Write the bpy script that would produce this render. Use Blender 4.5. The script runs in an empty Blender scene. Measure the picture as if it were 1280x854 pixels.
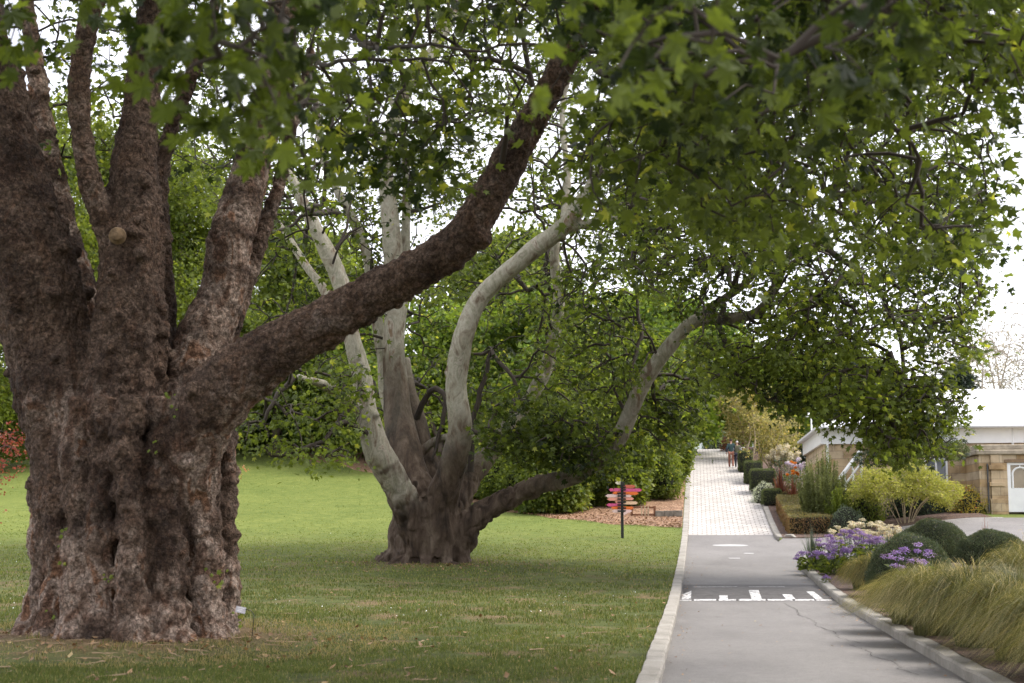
import bpy, math, random
import numpy as np
from mathutils import Vector
R = math.radians
rng = np.random.default_rng(7)
random.seed(7)
scene = bpy.context.scene
COL = scene.collection

# ------------------------------------------------------------------ camera geometry
CAMZ = 1.85
F = 1778.0
PITCH = math.atan((653 - 427) / F)

def ray(px, py):
    dx = (np.asarray(px, float) - 640) / F
    dy = (427 - np.asarray(py, float)) / F
    return dx, math.cos(PITCH) - dy * math.sin(PITCH), math.sin(PITCH) + dy * math.cos(PITCH)

def at(px, py, Y):
    a, b, c = ray(px, py)
    t = Y / b
    return np.array([a * t, Y + 0 * t, CAMZ + c * t]).T

def ppm(Y):
    return F / Y

# ------------------------------------------------------------------ noise
def _hash(ix, iy, iz, seed):
    h = (ix.astype(np.int64) * 374761393 + iy.astype(np.int64) * 668265263 + iz.astype(np.int64) * 2147483647 + seed * 974711) & 0xffffffff
    h = ((h ^ (h >> 13)) * 1274126177) & 0xffffffff
    h = ((h ^ (h >> 16)) * 2246822519) & 0xffffffff
    h = h ^ (h >> 15)
    return (h & 0xffffff) / float(0xffffff)

def vnoise(P, freq=1.0, seed=0):
    P = np.asarray(P, float) * freq
    i = np.floor(P).astype(np.int64)
    f = P - i
    f = f * f * (3 - 2 * f)
    r = 0
    for a in (0, 1):
        for b in (0, 1):
            for c in (0, 1):
                w = (f[:, 0] if a else 1 - f[:, 0]) * (f[:, 1] if b else 1 - f[:, 1]) * (f[:, 2] if c else 1 - f[:, 2])
                r = r + w * _hash(i[:, 0] + a, i[:, 1] + b, i[:, 2] + c, seed)
    return r

def fbm(P, freq=1.0, seed=0, octs=3):
    s, a, t = 0, 1.0, 0
    for k in range(octs):
        s = s + a * vnoise(P, freq * 2 ** k, seed + k * 17)
        t += a
        a *= .5
    return s / t

def worley(P, freq=1.0, seed=0):
    P = np.asarray(P, float) * freq; i = np.floor(P).astype(np.int64); best = np.full(len(P), 9.)
    for dx in (-1, 0, 1):
        for dy in (-1, 0, 1):
            for dz in (-1, 0, 1):
                c = i + [dx, dy, dz]
                q = c + np.stack([_hash(c[:, 0], c[:, 1], c[:, 2], seed + k) for k in (1, 2, 3)], -1)
                best = np.minimum(best, ((q - P) ** 2).sum(1))
    return np.sqrt(best)

def sstep(x, a=0., b=1.):
    t = np.clip((np.asarray(x, float) - a) / (b - a), 0, 1)
    return t * t * (3 - 2 * t)

# ------------------------------------------------------------------ terrain
_py = np.arange(-60, 700, 1.0)
_pz = np.interp(_py, [-60, 0, 28, 33.7, 45, 52, 60, 68, 76, 88, 100, 108, 130, 200, 400, 700],
                [0, 0, 0, .04, .42, .76, 1.25, 2.25, 3.45, 5.2, 6.95, 7.35, 7.4, 9.5, 14, 22])
_k = np.exp(-np.arange(-6, 7) ** 2 / (2 * 2.2 ** 2)); _k /= _k.sum()
_pz = np.convolve(np.pad(_pz, 6, mode='edge'), _k, mode='valid')
def prof(Y): return np.interp(Y, _py, _pz)
def xl(Y):   # left edge of the road
    return 1.65 + (np.asarray(Y, float) - 16.3) * .1305
RW = 3.6
def plateau(Y):
    return np.interp(Y, [0, 20, 30, 40, 50, 57, 62, 80, 110, 300, 700], [.1, .2, .45, .95, 1.5, 2.0, 2.3, 2.5, 3.4, 8, 20])
T1 = np.array([at(162, 805, 21.4)[0], 21.8])
T2 = np.array([at(532, 712, 45)[0], 45.3])
def H(x, Y):
    x = np.asarray(x, float); Y = np.asarray(Y, float)
    x, Y = np.broadcast_arrays(x, Y)
    u = x - xl(Y)
    g = prof(Y)
    P = np.stack([x, Y, 0 * x], -1).reshape(-1, 3)
    n = (fbm(P, .22, 5, 2).reshape(x.shape) - .5)
    left = g + .1 + n * .16 * sstep(-u, .3, 3) + .07 * sstep(-u, 2, 14)
    left = left + .16 * np.exp(-((x - T1[0]) ** 2 + (Y - T1[1]) ** 2) / 5.0) + .12 * np.exp(-((x - T2[0]) ** 2 + (Y - T2[1]) ** 2) / 7.0)
    side = (Y > 45.9) & (Y < 57.1)
    g0 = g + np.where(side, -.03, .11)
    w = sstep(u, 4.6, 12)
    right = g0 * (1 - w) + (plateau(Y) + np.where(side, -.12, 0)) * w
    road = g - .05
    return np.where(u < -.1, left, np.where(u > RW + .1, right, road))

_ys = np.arange(4, 260, .05)
def gnd(px, py):
    a, b, c = ray(px, py)
    t = _ys / b
    z = CAMZ + c * t
    h = H(a * t, _ys)
    k = np.argmax(z <= h)
    Y = _ys[k] if z[k] <= h[k] else 200.
    return np.array([a * Y / b, Y, float(H(a * Y / b, Y))])

# ------------------------------------------------------------------ objects
def tag(o, label=None, cat=None, group=None, kind=None):
    if label: o['label'] = label
    if cat: o['category'] = cat
    if group: o['group'] = group
    if kind: o['kind'] = kind
    return o
def empty(name, loc, rz=0):
    o = bpy.data.objects.new(name, None); COL.objects.link(o)
    o.location = [float(v) for v in loc]; o.rotation_euler = (0, 0, rz)
    o.empty_display_size = .2
    return o
def copy_tree(o, parent=None):
    c = o.copy(); COL.objects.link(c); c.parent = parent
    for ch in list(o.children): copy_tree(ch, c)
    return c
def link(name, me, m, parent=None):
    o = bpy.data.objects.new(name, me); COL.objects.link(o)
    if m is not None: me.materials.append(m)
    if parent is not None: o.parent = parent
    return o

def mesh_np(name, V, faces, smooth=False, attrs=None):
    """V (n,3); faces: int array (m,k) or a list of such arrays"""
    if not isinstance(faces, list): faces = [faces]
    faces = [np.asarray(f, np.int64) for f in faces if len(f)]
    me = bpy.data.meshes.new(name)
    V = np.asarray(V, np.float32)
    me.vertices.add(len(V)); me.vertices.foreach_set('co', V.ravel())
    loops = np.concatenate([f.ravel() for f in faces])
    tot = np.concatenate([np.full(len(f), f.shape[1]) for f in faces])
    start = np.concatenate([[0], np.cumsum(tot)[:-1]])
    me.loops.add(len(loops)); me.loops.foreach_set('vertex_index', loops.astype(np.int32))
    me.polygons.add(len(tot)); me.polygons.foreach_set('loop_start', start.astype(np.int32))
    me.polygons.foreach_set('loop_total', tot.astype(np.int32))
    me.polygons.foreach_set('use_smooth', np.full(len(tot), smooth))
    for k, a in (attrs or {}).items():
        at_ = me.attributes.new(k, 'FLOAT', 'POINT'); at_.data.foreach_set('value', np.asarray(a, np.float32))
    me.update(calc_edges=True); me.validate()
    return me

class MB:
    """collects shapes, builds ONE mesh"""
    def __init__(s): s.V = []; s.F = []; s.n = 0
    def add(s, V, Fs):
        s.V.append(np.asarray(V, float).reshape(-1, 3))
        for f in Fs: s.F.append([i + s.n for i in f])
        s.n += len(s.V[-1]); return s
    def box(s, x0, x1, y0, y1, z0, z1, bev=0, rz=0, c=None):
        V = []
        if bev:
            b = bev
            for z, q in ((z0, b), (z0 + b, 0), (z1 - b, 0), (z1, b)):
                V += [(x0 + b, y0 + q, z), (x1 - b, y0 + q, z), (x1 - q, y0 + b, z), (x1 - q, y1 - b, z), (x1 - b, y1 - q, z), (x0 + b, y1 - q, z), (x0 + q, y1 - b, z), (x0 + q, y0 + b, z)]
            Fs = [tuple(range(7, -1, -1)), tuple(range(24, 32))]
            for k in range(3):
                for i in range(8):
                    j = (i + 1) % 8
                    Fs.append((k * 8 + i, k * 8 + j, k * 8 + 8 + j, k * 8 + 8 + i))
        else:
            V = [(x0, y0, z0), (x1, y0, z0), (x1, y1, z0), (x0, y1, z0), (x0, y0, z1), (x1, y0, z1), (x1, y1, z1), (x0, y1, z1)]
            Fs = [(3, 2, 1, 0), (4, 5, 6, 7), (0, 1, 5, 4), (1, 2, 6, 5), (2, 3, 7, 6), (3, 0, 4, 7)]
        V = np.array(V, float)
        if rz:
            cx, cy = c if c else ((x0 + x1) / 2, (y0 + y1) / 2)
            x, y = V[:, 0] - cx, V[:, 1] - cy
            V[:, 0] = cx + x * math.cos(rz) - y * math.sin(rz); V[:, 1] = cy + x * math.sin(rz) + y * math.cos(rz)
        return s.add(V, Fs)
    def prism(s, poly, axis, a, b):
        """2D outline (ccw) extruded along axis 'x','y' or 'z' from a to b"""
        n = len(poly)
        def p(q, w): return {'x': (w, q[0], q[1]), 'y': (q[0], w, q[1]), 'z': (q[0], q[1], w)}[axis]
        V = [p(q, a) for q in poly] + [p(q, b) for q in poly]
        return s.add(V, [tuple(range(n - 1, -1, -1)), tuple(range(n, 2 * n))] + [(i, (i + 1) % n, n + (i + 1) % n, n + i) for i in range(n)])
    def tube(s, pts, rad, n=8, cap=True):
        V, Fq, caps = tube_arr(pts, rad, n)
        return s.add(V, [tuple(f) for f in Fq] + ([tuple(c) for c in caps] if cap else []))
    def build(s, name, m, parent=None, smooth=False):
        V = np.concatenate(s.V)
        me = bpy.data.meshes.new(name)
        me.from_pydata(V.tolist(), [], s.F); me.update()
        if smooth:
            me.polygons.foreach_set('use_smooth', np.ones(len(me.polygons), bool))
        return link(name, me, m, parent)

def smooth_path(pts, rad, step):
    P = np.array(pts, float); rad = np.array(rad, float)
    Q = np.vstack([2 * P[0] - P[1], P, 2 * P[-1] - P[-2]])
    out, ro = [], []
    for i in range(1, len(Q) - 2):
        L = np.linalg.norm(Q[i + 1] - Q[i]); n = max(1, int(round(L / step)))
        for k in range(n):
            t = k / n
            a, b, c, d = Q[i - 1], Q[i], Q[i + 1], Q[i + 2]
            out.append(.5 * (2 * b + (c - a) * t + (2 * a - 5 * b + 4 * c - d) * t * t + (3 * b - a - 3 * c + d) * t ** 3))
            ro.append(rad[i - 1] * (1 - t) + rad[i] * t)
    out.append(P[-1]); ro.append(rad[-1])
    return np.array(out), np.array(ro)

def tube_arr(pts, rad, n=8, base=0):
    P = np.asarray(pts, float); m = len(P)
    rad = np.broadcast_to(np.asarray(rad, float), (m,))
    T = np.gradient(P, axis=0); T /= np.linalg.norm(T, axis=1, keepdims=True) + 1e-9
    up = np.array([0, 0, 1.]) if abs(T[0][2]) < .9 else np.array([1., 0, 0])
    N = np.cross(T[0], up); N /= np.linalg.norm(N)
    Vs = []
    a = np.arange(n) * 2 * math.pi / n
    for i in range(m):
        N = N - T[i] * N.dot(T[i]); N /= np.linalg.norm(N) + 1e-9
        B = np.cross(T[i], N)
        Vs.append(P[i] + rad[i] * (np.cos(a)[:, None] * N + np.sin(a)[:, None] * B))
    V = np.concatenate(Vs)
    i = np.arange(m - 1)[:, None] * n; j = np.arange(n)[None]; k = (j + 1) % n
    Fq = np.stack([i + j, i + k, i + n + k, i + n + j], -1).reshape(-1, 4) + base
    caps = [np.arange(n - 1, -1, -1) + base, np.arange(n) + (m - 1) * n + base]
    return V, Fq, caps

# ------------------------------------------------------------------ materials
def newmat(name):
    m = bpy.data.materials.new(name); m.use_nodes = True
    nt = m.node_tree; nt.nodes.clear()
    out = nt.nodes.new('ShaderNodeOutputMaterial')
    p = nt.nodes.new('ShaderNodeBsdfPrincipled')
    nt.links.new(p.outputs[0], out.inputs[0])
    return m, nt, p, out
def N(nt, t, **kw):
    n = nt.nodes.new(t)
    for k, v in kw.items():
        if k.startswith('_'): n.inputs[k[1:].replace('_', ' ')].default_value = v
        else: setattr(n, k, v)
    return n
def ramp(nt, src, stops, interp='LINEAR'):
    r = nt.nodes.new('ShaderNodeValToRGB'); cr = r.color_ramp; cr.interpolation = interp
    while len(cr.elements) > 1: cr.elements.remove(cr.elements[-1])
    cr.elements[0].position = stops[0][0]; cr.elements[0].color = (*stops[0][1], 1)
    for p, c in stops[1:]:
        e = cr.elements.new(p); e.color = (*c, 1)
    if src is not None: nt.links.new(src, r.inputs[0])
    return r.outputs[0]
def noise(nt, scale, detail=4, rough=.55, vec=None, dist=0, sc=None):
    n = N(nt, 'ShaderNodeTexNoise'); n.inputs['Scale'].default_value = scale; n.inputs['Detail'].default_value = detail
    n.inputs['Roughness'].default_value = rough; n.inputs['Distortion'].default_value = dist
    if vec is None: vec = coords(nt)
    if sc is not None:
        mp = N(nt, 'ShaderNodeMapping'); mp.inputs['Scale'].default_value = sc; nt.links.new(vec, mp.inputs[0]); vec = mp.outputs[0]
    nt.links.new(vec, n.inputs['Vector']); return n.outputs['Fac']
def coords(nt, kind='Object'):
    return N(nt, 'ShaderNodeTexCoord').outputs[kind]
def mix(nt, a, b, f, mode='MIX'):
    m = N(nt, 'ShaderNodeMix', data_type='RGBA', blend_type=mode)
    def put(s, v):
        if isinstance(v, bpy.types.NodeSocket): nt.links.new(v, s)
        elif isinstance(v, (int, float)): s.default_value = v
        else: s.default_value = (*v, 1)
    put(m.inputs[0], f); put(m.inputs[6], a); put(m.inputs[7], b)
    return m.outputs[2]
def bump(nt, p, h, strength=.5, dist=.02):
    b = N(nt, 'ShaderNodeBump'); b.inputs['Strength'].default_value = strength; b.inputs['Distance'].default_value = dist
    nt.links.new(h, b.inputs['Height']); nt.links.new(b.outputs[0], p.inputs['Normal']); return b
def simple(name, col, rough=.7, var=.25, scale=6, metal=0, bmp=0, bscale=40):
    m, nt, p, _ = newmat(name)
    c = ramp(nt, noise(nt, scale), [(.3, [v * (1 - var) for v in col]), (.7, [min(1, v * (1 + var)) for v in col])])
    nt.links.new(c, p.inputs['Base Color']); p.inputs['Roughness'].default_value = rough; p.inputs['Metallic'].default_value = metal
    if bmp: bump(nt, p, noise(nt, bscale, 6), bmp, .01)
    return m
def leafmat(name, dark, light, accent=None, trans=.45, rough=.5, spec=.35):
    """leaf colour varies by leaf and by twig through the attribute 'tint'"""
    m, nt, p, out = newmat(name)
    a = N(nt, 'ShaderNodeAttribute', attribute_name='tint').outputs['Fac']
    stops = [(0, dark), (.75, light)]
    if accent: stops += [(.93, light), (1, accent)]
    c = ramp(nt, a, stops)
    c2 = mix(nt, c, (1.0, 1.0, .5), .25, 'MULTIPLY')
    nt.links.new(c, p.inputs['Base Color'])
    p.inputs['Roughness'].default_value = rough; p.inputs['Specular IOR Level'].default_value = spec
    t = N(nt, 'ShaderNodeBsdfTranslucent')
    bright = mix(nt, c2, (2.3, 2.2, 1.45), 1.0, 'MULTIPLY')
    nt.links.new(bright, t.inputs[0])
    ms = N(nt, 'ShaderNodeMixShader'); ms.inputs[0].default_value = trans
    nt.links.new(p.outputs[0], ms.inputs[1]); nt.links.new(t.outputs[0], ms.inputs[2]); nt.links.new(ms.outputs[0], out.inputs[0])
    return m

M = {}
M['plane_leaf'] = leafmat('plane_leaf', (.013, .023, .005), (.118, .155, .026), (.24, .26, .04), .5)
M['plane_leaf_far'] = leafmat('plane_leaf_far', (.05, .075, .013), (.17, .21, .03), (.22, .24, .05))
M['lime_leaf'] = leafmat('lime_leaf', (.05, .09, .015), (.17, .23, .035), (.3, .3, .06))
M['mid_leaf'] = leafmat('mid_leaf', (.045, .07, .014), (.16, .20, .032), (.2, .21, .05))
M['dark_leaf'] = leafmat('dark_leaf', (.015, .03, .015), (.04, .065, .03), None, .2)
M['box_leaf'] = leafmat('box_leaf', (.035, .05, .015), (.10, .125, .045), (.16, .16, .07), .3)
M['brown_leaf'] = leafmat('brown_leaf', (.12, .05, .025), (.24, .16, .07), (.15, .16, .05), .3)
M['hedge_top'] = leafmat('hedge_top', (.10, .10, .035), (.21, .18, .08), (.24, .15, .08), .3)
M['yellow_leaf'] = leafmat('yellow_leaf', (.10, .12, .025), (.27, .28, .065), (.36, .34, .12), .45)
M['rosemary'] = leafmat('rosemary_leaf', (.05, .07, .022), (.19, .21, .08), None, .3)
M['mound_leaf'] = leafmat('mound_leaf', (.026, .04, .022), (.10, .125, .07), (.2, .19, .12), .25)
M['red_leaf'] = leafmat('red_leaf', (.12, .02, .02), (.30, .08, .06), (.4, .2, .15), .4)
M['pink_leaf'] = leafmat('pink_leaf', (.25, .09, .05), (.42, .22, .13), (.2, .22, .05), .4)
M['silver_leaf'] = leafmat('silver_leaf', (.3, .33, .28), (.62, .66, .6), None, .3)
M['bronze_leaf'] = leafmat('bronze_leaf', (.05, .015, .02), (.22, .08, .05), (.3, .22, .1), .3)
M['spike_leaf'] = leafmat('spike_leaf', (.04, .06, .045), (.13, .16, .12), (.25, .27, .2), .2)
M['tan_leaf'] = leafmat('tan_leaf', (.13, .13, .045), (.32, .28, .12), (.42, .32, .15), .45)
M['grass_straw'] = leafmat('straw_grass', (.03, .042, .014), (.165, .16, .06), (.44, .36, .2), .25)
M['grass_olive'] = leafmat('olive_grass', (.035, .048, .014), (.14, .13, .045), (.34, .26, .12), .35)
M['purple_flower'] = leafmat('purple_flower', (.13, .07, .26), (.30, .20, .48), (.50, .42, .62), .3)
M['cream_flower'] = leafmat('cream_flower', (.30, .27, .22), (.55, .51, .44), (.6, .42, .42), .3)
M['orange_flower'] = leafmat('orange_flower', (.5, .15, .01), (.75, .33, .02), None, .3)
M['magenta_flower'] = leafmat('magenta_flower', (.1, .02, .06), (.3, .08, .14), (.5, .4, .4), .3)
M['dull_leaf'] = leafmat('dull_leaf', (.06, .09, .05), (.16, .2, .13), None, .25)
M['bare_twig'] = simple('bare_twig', (.34, .29, .24), .9)
M['pale_twig'] = simple('pale_twig', (.36, .29, .19), .9)
M['twig'] = simple('twig', (.045, .034, .025), .9)
M['conifer'] = leafmat('conifer_leaf', (.012, .022, .014), (.045, .062, .04), None, .15)

def bark_near():
    m, nt, p, _ = newmat('burly_bark')
    co = coords(nt)
    big = noise(nt, 1.3, 5, .6, co, .4)
    c1 = ramp(nt, big, [(.30, (.028, .018, .013)), (.43, (.075, .046, .033)), (.52, (.15, .105, .08)), (.60, (.135, .086, .060)), (.70, (.22, .175, .15))])
    fine = noise(nt, 24, 8, .75, co, .8, (1, 1, .75))
    c2 = mix(nt, c1, ramp(nt, fine, [(.36, (.25, .22, .2)), (.5, (.8, .76, .72)), (.66, (1.7, 1.58, 1.5))]), .85, 'MULTIPLY')
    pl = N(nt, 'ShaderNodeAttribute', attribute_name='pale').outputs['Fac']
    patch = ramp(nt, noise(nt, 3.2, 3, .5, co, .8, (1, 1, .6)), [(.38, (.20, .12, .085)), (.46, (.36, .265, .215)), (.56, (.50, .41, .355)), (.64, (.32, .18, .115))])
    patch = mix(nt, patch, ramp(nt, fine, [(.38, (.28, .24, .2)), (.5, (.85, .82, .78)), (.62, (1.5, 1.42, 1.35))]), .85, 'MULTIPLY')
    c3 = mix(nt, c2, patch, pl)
    vc = N(nt, 'ShaderNodeTexVoronoi'); vc.inputs['Scale'].default_value = 17
    wb = N(nt, 'ShaderNodeTexNoise'); wb.inputs['Scale'].default_value = 9; nt.links.new(co, wb.inputs['Vector'])
    ad2 = N(nt, 'ShaderNodeVectorMath', operation='MULTIPLY_ADD'); ad2.inputs[1].default_value = (.16, .16, .16); nt.links.new(wb.outputs['Color'], ad2.inputs[0]); nt.links.new(co, ad2.inputs[2])
    nt.links.new(ad2.outputs[0], vc.inputs['Vector'])
    c3 = mix(nt, c3, ramp(nt, vc.outputs['Distance'], [(.15, (1.25, 1.22, 1.2)), (.45, (.95, .94, .93)), (.7, (.42, .39, .37))]), .75, 'MULTIPLY')
    nt.links.new(c3, p.inputs['Base Color']); p.inputs['Roughness'].default_value = .88
    p.inputs['Specular IOR Level'].default_value = .25
    v = N(nt, 'ShaderNodeTexVoronoi', feature='DISTANCE_TO_EDGE'); v.inputs['Scale'].default_value = 11
    mp = N(nt, 'ShaderNodeMapping'); mp.inputs['Scale'].default_value = (1, 1, .5)
    wob = N(nt, 'ShaderNodeTexNoise'); wob.inputs['Scale'].default_value = 5
    nt.links.new(co, wob.inputs['Vector'])
    ad = N(nt, 'ShaderNodeVectorMath', operation='MULTIPLY_ADD'); ad.inputs[1].default_value = (.35, .35, .35)
    nt.links.new(wob.outputs['Color'], ad.inputs[0]); nt.links.new(co, ad.inputs[2])
    nt.links.new(ad.outputs[0], mp.inputs[0]); nt.links.new(mp.outputs[0], v.inputs['Vector'])
    hh = N(nt, 'ShaderNodeMath', operation='MINIMUM'); nt.links.new(v.outputs['Distance'], hh.inputs[0]); hh.inputs[1].default_value = .12
    h2 = N(nt, 'ShaderNodeMath', operation='MULTIPLY_ADD'); nt.links.new(hh.outputs[0], h2.inputs[0]); h2.inputs[1].default_value = 2.5; nt.links.new(fine, h2.inputs[2])
    bump(nt, p, h2.outputs[0], 1.0, .06)
    return m
def bark_pale():
    m, nt, p, _ = newmat('plane_bark')
    co = coords(nt)
    pl = N(nt, 'ShaderNodeAttribute', attribute_name='pale').outputs['Fac']
    fine = noise(nt, 11, 8, .75, co, 1.2, (1, 1, .55))
    brown = ramp(nt, noise(nt, 2.2, 6, .65, co, .5, (1, 1, .35)), [(.34, (.028, .02, .015)), (.5, (.085, .06, .044)), (.66, (.16, .125, .095))])
    pale = ramp(nt, noise(nt, 2.3, 5, .55, co, .9, (1, 1, .55)), [(.34, (.16, .12, .085)), (.42, (.30, .27, .21)), (.5, (.40, .38, .31)), (.58, (.27, .26, .19)), (.63, (.42, .39, .33)), (.72, (.22, .155, .10))])
    c = mix(nt, brown, pale, pl)
    c = mix(nt, c, ramp(nt, fine, [(.3, (.55, .5, .46)), (.5, (.95, .93, .9)), (.7, (1.15, 1.12, 1.1))]), .8, 'MULTIPLY')
    nt.links.new(c, p.inputs['Base Color']); p.inputs['Roughness'].default_value = .85
    p.inputs['Specular IOR Level'].default_value = .25
    bump(nt, p, fine, .7, .05)
    return m
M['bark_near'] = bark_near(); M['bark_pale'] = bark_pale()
M['bark_far'] = simple('far_bark', (.11, .085, .065), .9, .4, 3)

def lawn_mat():
    m, nt, p, _ = newmat('lawn_ground')
    co = coords(nt)
    # the soil and dry patches round the two trunks are real cover, fixed to the ground; the upper lawn is coloured brighter for its open light
    big = noise(nt, .35, 5, .6, co, .3)
    med = noise(nt, 2.4, 6, .65, co, .2)
    fine = noise(nt, 24, 6, .75, co, 0, (1, .55, 1))
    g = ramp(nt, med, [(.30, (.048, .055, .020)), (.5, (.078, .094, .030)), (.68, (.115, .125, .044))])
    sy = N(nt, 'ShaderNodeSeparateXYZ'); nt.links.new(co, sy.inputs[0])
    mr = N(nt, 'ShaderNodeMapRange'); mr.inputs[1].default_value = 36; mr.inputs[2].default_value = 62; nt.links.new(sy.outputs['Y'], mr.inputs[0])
    sunlit = ramp(nt, med, [(.3, (.10, .135, .032)), (.7, (.165, .195, .052))])
    g = mix(nt, g, sunlit, mr.outputs[0])
    def near(cx, cy, r0, r1):
        d = N(nt, 'ShaderNodeVectorMath', operation='DISTANCE'); nt.links.new(co, d.inputs[0]); d.inputs[1].default_value = (cx, cy, .2)
        q = N(nt, 'ShaderNodeMath', operation='MULTIPLY_ADD'); nt.links.new(med, q.inputs[0]); q.inputs[1].default_value = 3.5; nt.links.new(d.outputs['Value'], q.inputs[2])
        r = N(nt, 'ShaderNodeMapRange'); r.inputs[1].default_value = r0 + 1.75; r.inputs[2].default_value = r1 + 1.75; r.inputs[3].default_value = 1; r.inputs[4].default_value = 0
        nt.links.new(q.outputs[0], r.inputs[0]); return r.outputs[0]
    dry = ramp(nt, fine, [(.3, (.07, .045, .028)), (.5, (.15, .105, .06)), (.7, (.25, .185, .11))])
    k1 = N(nt, 'ShaderNodeMath', operation='MAXIMUM'); nt.links.new(near(T1[0], T1[1], 1.6, 3.4), k1.inputs[0]); nt.links.new(near(T2[0], T2[1], 1.5, 2.8), k1.inputs[1])
    patch = ramp(nt, noise(nt, .8, 6, .7, co, .6), [(.50, (0, 0, 0)), (.62, (.85, .85, .85))])
    k2 = N(nt, 'ShaderNodeMath', operation='MAXIMUM'); nt.links.new(k1.outputs[0], k2.inputs[0]); nt.links.new(patch, k2.inputs[1])
    inv = N(nt, 'ShaderNodeMath', operation='SUBTRACT'); inv.inputs[0].default_value = 1; nt.links.new(mr.outputs[0], inv.inputs[1])
    k3 = N(nt, 'ShaderNodeMath', operation='MULTIPLY'); nt.links.new(k2.outputs[0], k3.inputs[0]); nt.links.new(inv.outputs[0], k3.inputs[1])
    c = mix(nt, g, dry, k3.outputs[0])
    c = mix(nt, c, ramp(nt, fine, [(.3, (.6, .62, .55)), (.7, (1.3, 1.25, 1.2))]), .8, 'MULTIPLY')
    c = mix(nt, c, ramp(nt, big, [(.35, (.8, .85, .8)), (.65, (1.15, 1.1, 1.1))]), .7, 'MULTIPLY')
    nt.links.new(c, p.inputs['Base Color']); p.inputs['Roughness'].default_value = .95; p.inputs['Specular IOR Level'].default_value = .15
    bump(nt, p, fine, .6, .04)
    return m
M['lawn'] = lawn_mat()
M['blade_far'] = leafmat('lawn_blade_far', (.08, .11, .028), (.17, .20, .055), (.24, .24, .09), .35, .6, .2)  # brighter copy of the lawn blade, open light put into its colour
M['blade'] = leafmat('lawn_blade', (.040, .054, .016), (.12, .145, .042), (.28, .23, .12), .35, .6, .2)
def asphalt():
    m, nt, p, _ = newmat('asphalt')
    co = coords(nt)
    a = noise(nt, .5, 5, .6, co, .3, (1, .5, 1)); f = noise(nt, 90, 4, .8, co)
    c = ramp(nt, a, [(.3, (.155, .145, .138)), (.7, (.215, .202, .193))])
    c = mix(nt, c, ramp(nt, f, [(.35, (.75, .75, .75)), (.65, (1.2, 1.2, 1.2))]), .7, 'MULTIPLY')
    c = mix(nt, c, ramp(nt, noise(nt, 7, 7, .8, co, .6), [(.3, (.78, .77, .76)), (.5, (1, 1, 1)), (.7, (1.16, 1.15, 1.13))]), .8, 'MULTIPLY')
    c = mix(nt, c, ramp(nt, noise(nt, 38, 2, .5, co), [(.33, (.55, .52, .5)), (.40, (1, 1, 1)), (.66, (1, 1, 1)), (.72, (1.35, 1.33, 1.3))]), .7, 'MULTIPLY')
    st = ramp(nt, noise(nt, 1.7, 6, .7, co, 1.2), [(.60, (1, 1, 1)), (.75, (.72, .71, .7))])
    c = mix(nt, c, st, .8, 'MULTIPLY')
    nt.links.new(c, p.inputs['Base Color']); p.inputs['Roughness'].default_value = .8; p.inputs['Specular IOR Level'].default_value = .3
    bump(nt, p, f, .4, .01)
    return m
M['asphalt'] = asphalt()
M['asphalt_dark'] = simple('dark_asphalt', (.08, .073, .07), .85, .3, 5, 0, .4, 90)
def pavers():
    m, nt, p, _ = newmat('pavers')
    uv = coords(nt, 'UV')
    b = N(nt, 'ShaderNodeTexBrick'); b.offset = .5
    b.inputs['Scale'].default_value = 1; b.inputs['Brick Width'].default_value = .4; b.inputs['Row Height'].default_value = .42
    b.inputs['Mortar Size'].default_value = .03; b.inputs['Mortar Smooth'].default_value = .3
    b.inputs['Color1'].default_value = (.40, .375, .35, 1); b.inputs['Color2'].default_value = (.50, .475, .45, 1); b.inputs['Mortar'].default_value = (.19, .175, .16, 1)
    nt.links.new(uv, b.inputs['Vector'])
    c = mix(nt, b.outputs['Color'], ramp(nt, noise(nt, 1.2, 5), [(.3, (.82, .8, .79)), (.7, (1.1, 1.08, 1.05))]), .8, 'MULTIPLY')
    nt.links.new(c, p.inputs['Base Color']); p.inputs['Roughness'].default_value = .85
    bump(nt, p, b.outputs['Fac'], -.4, .01)
    return m
M['pavers'] = pavers()
def chips(name, c0, c1, c2, scale=14):
    m, nt, p, _ = newmat(name)
    co = coords(nt)
    v = N(nt, 'ShaderNodeTexVoronoi'); v.inputs['Scale'].default_value = scale; nt.links.new(co, v.inputs['Vector'])
    sx = N(nt, 'ShaderNodeSeparateXYZ'); nt.links.new(v.outputs['Color'], sx.inputs[0])
    c = ramp(nt, sx.outputs[0], [(0, c0), (.5, c1), (1, c2)])
    c = mix(nt, c, ramp(nt, noise(nt, .8, 4), [(.3, (.75, .72, .7)), (.7, (1.15, 1.12, 1.1))]), .8, 'MULTIPLY')
    nt.links.new(c, p.inputs['Base Color']); p.inputs['Roughness'].default_value = .95
    bump(nt, p, v.outputs['Distance'], .8, .03)
    return m
M['mulch'] = chips('mulch_chips', (.11, .055, .03), (.25, .14, .08), (.37, .24, .15))
M['soil'] = chips('garden_soil', (.045, .025, .02), (.09, .055, .04), (.17, .11, .08), 22)
def kerbmat():
    m, nt, p, _ = newmat('concrete_kerb')
    co = coords(nt)
    c = ramp(nt, noise(nt, 1.5, 7, .65, co), [(.3, (.2, .185, .16)), (.5, (.3, .275, .245)), (.7, (.37, .345, .31))])
    c = mix(nt, c, ramp(nt, noise(nt, 40, 5, .7, co), [(.3, (.7, .7, .68)), (.7, (1.15, 1.15, 1.12))]), .7, 'MULTIPLY')
    c = mix(nt, c, ramp(nt, noise(nt, 4, 6, .7, co, 1), [(.55, (1, 1, 1)), (.7, (.5, .48, .4))]), .6, 'MULTIPLY')
    nt.links.new(c, p.inputs['Base Color']); p.inputs['Roughness'].default_value = .9
    bump(nt, p, noise(nt, 30, 6, .7, co), .5, .015)
    return m
M['kerb'] = kerbmat()
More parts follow.
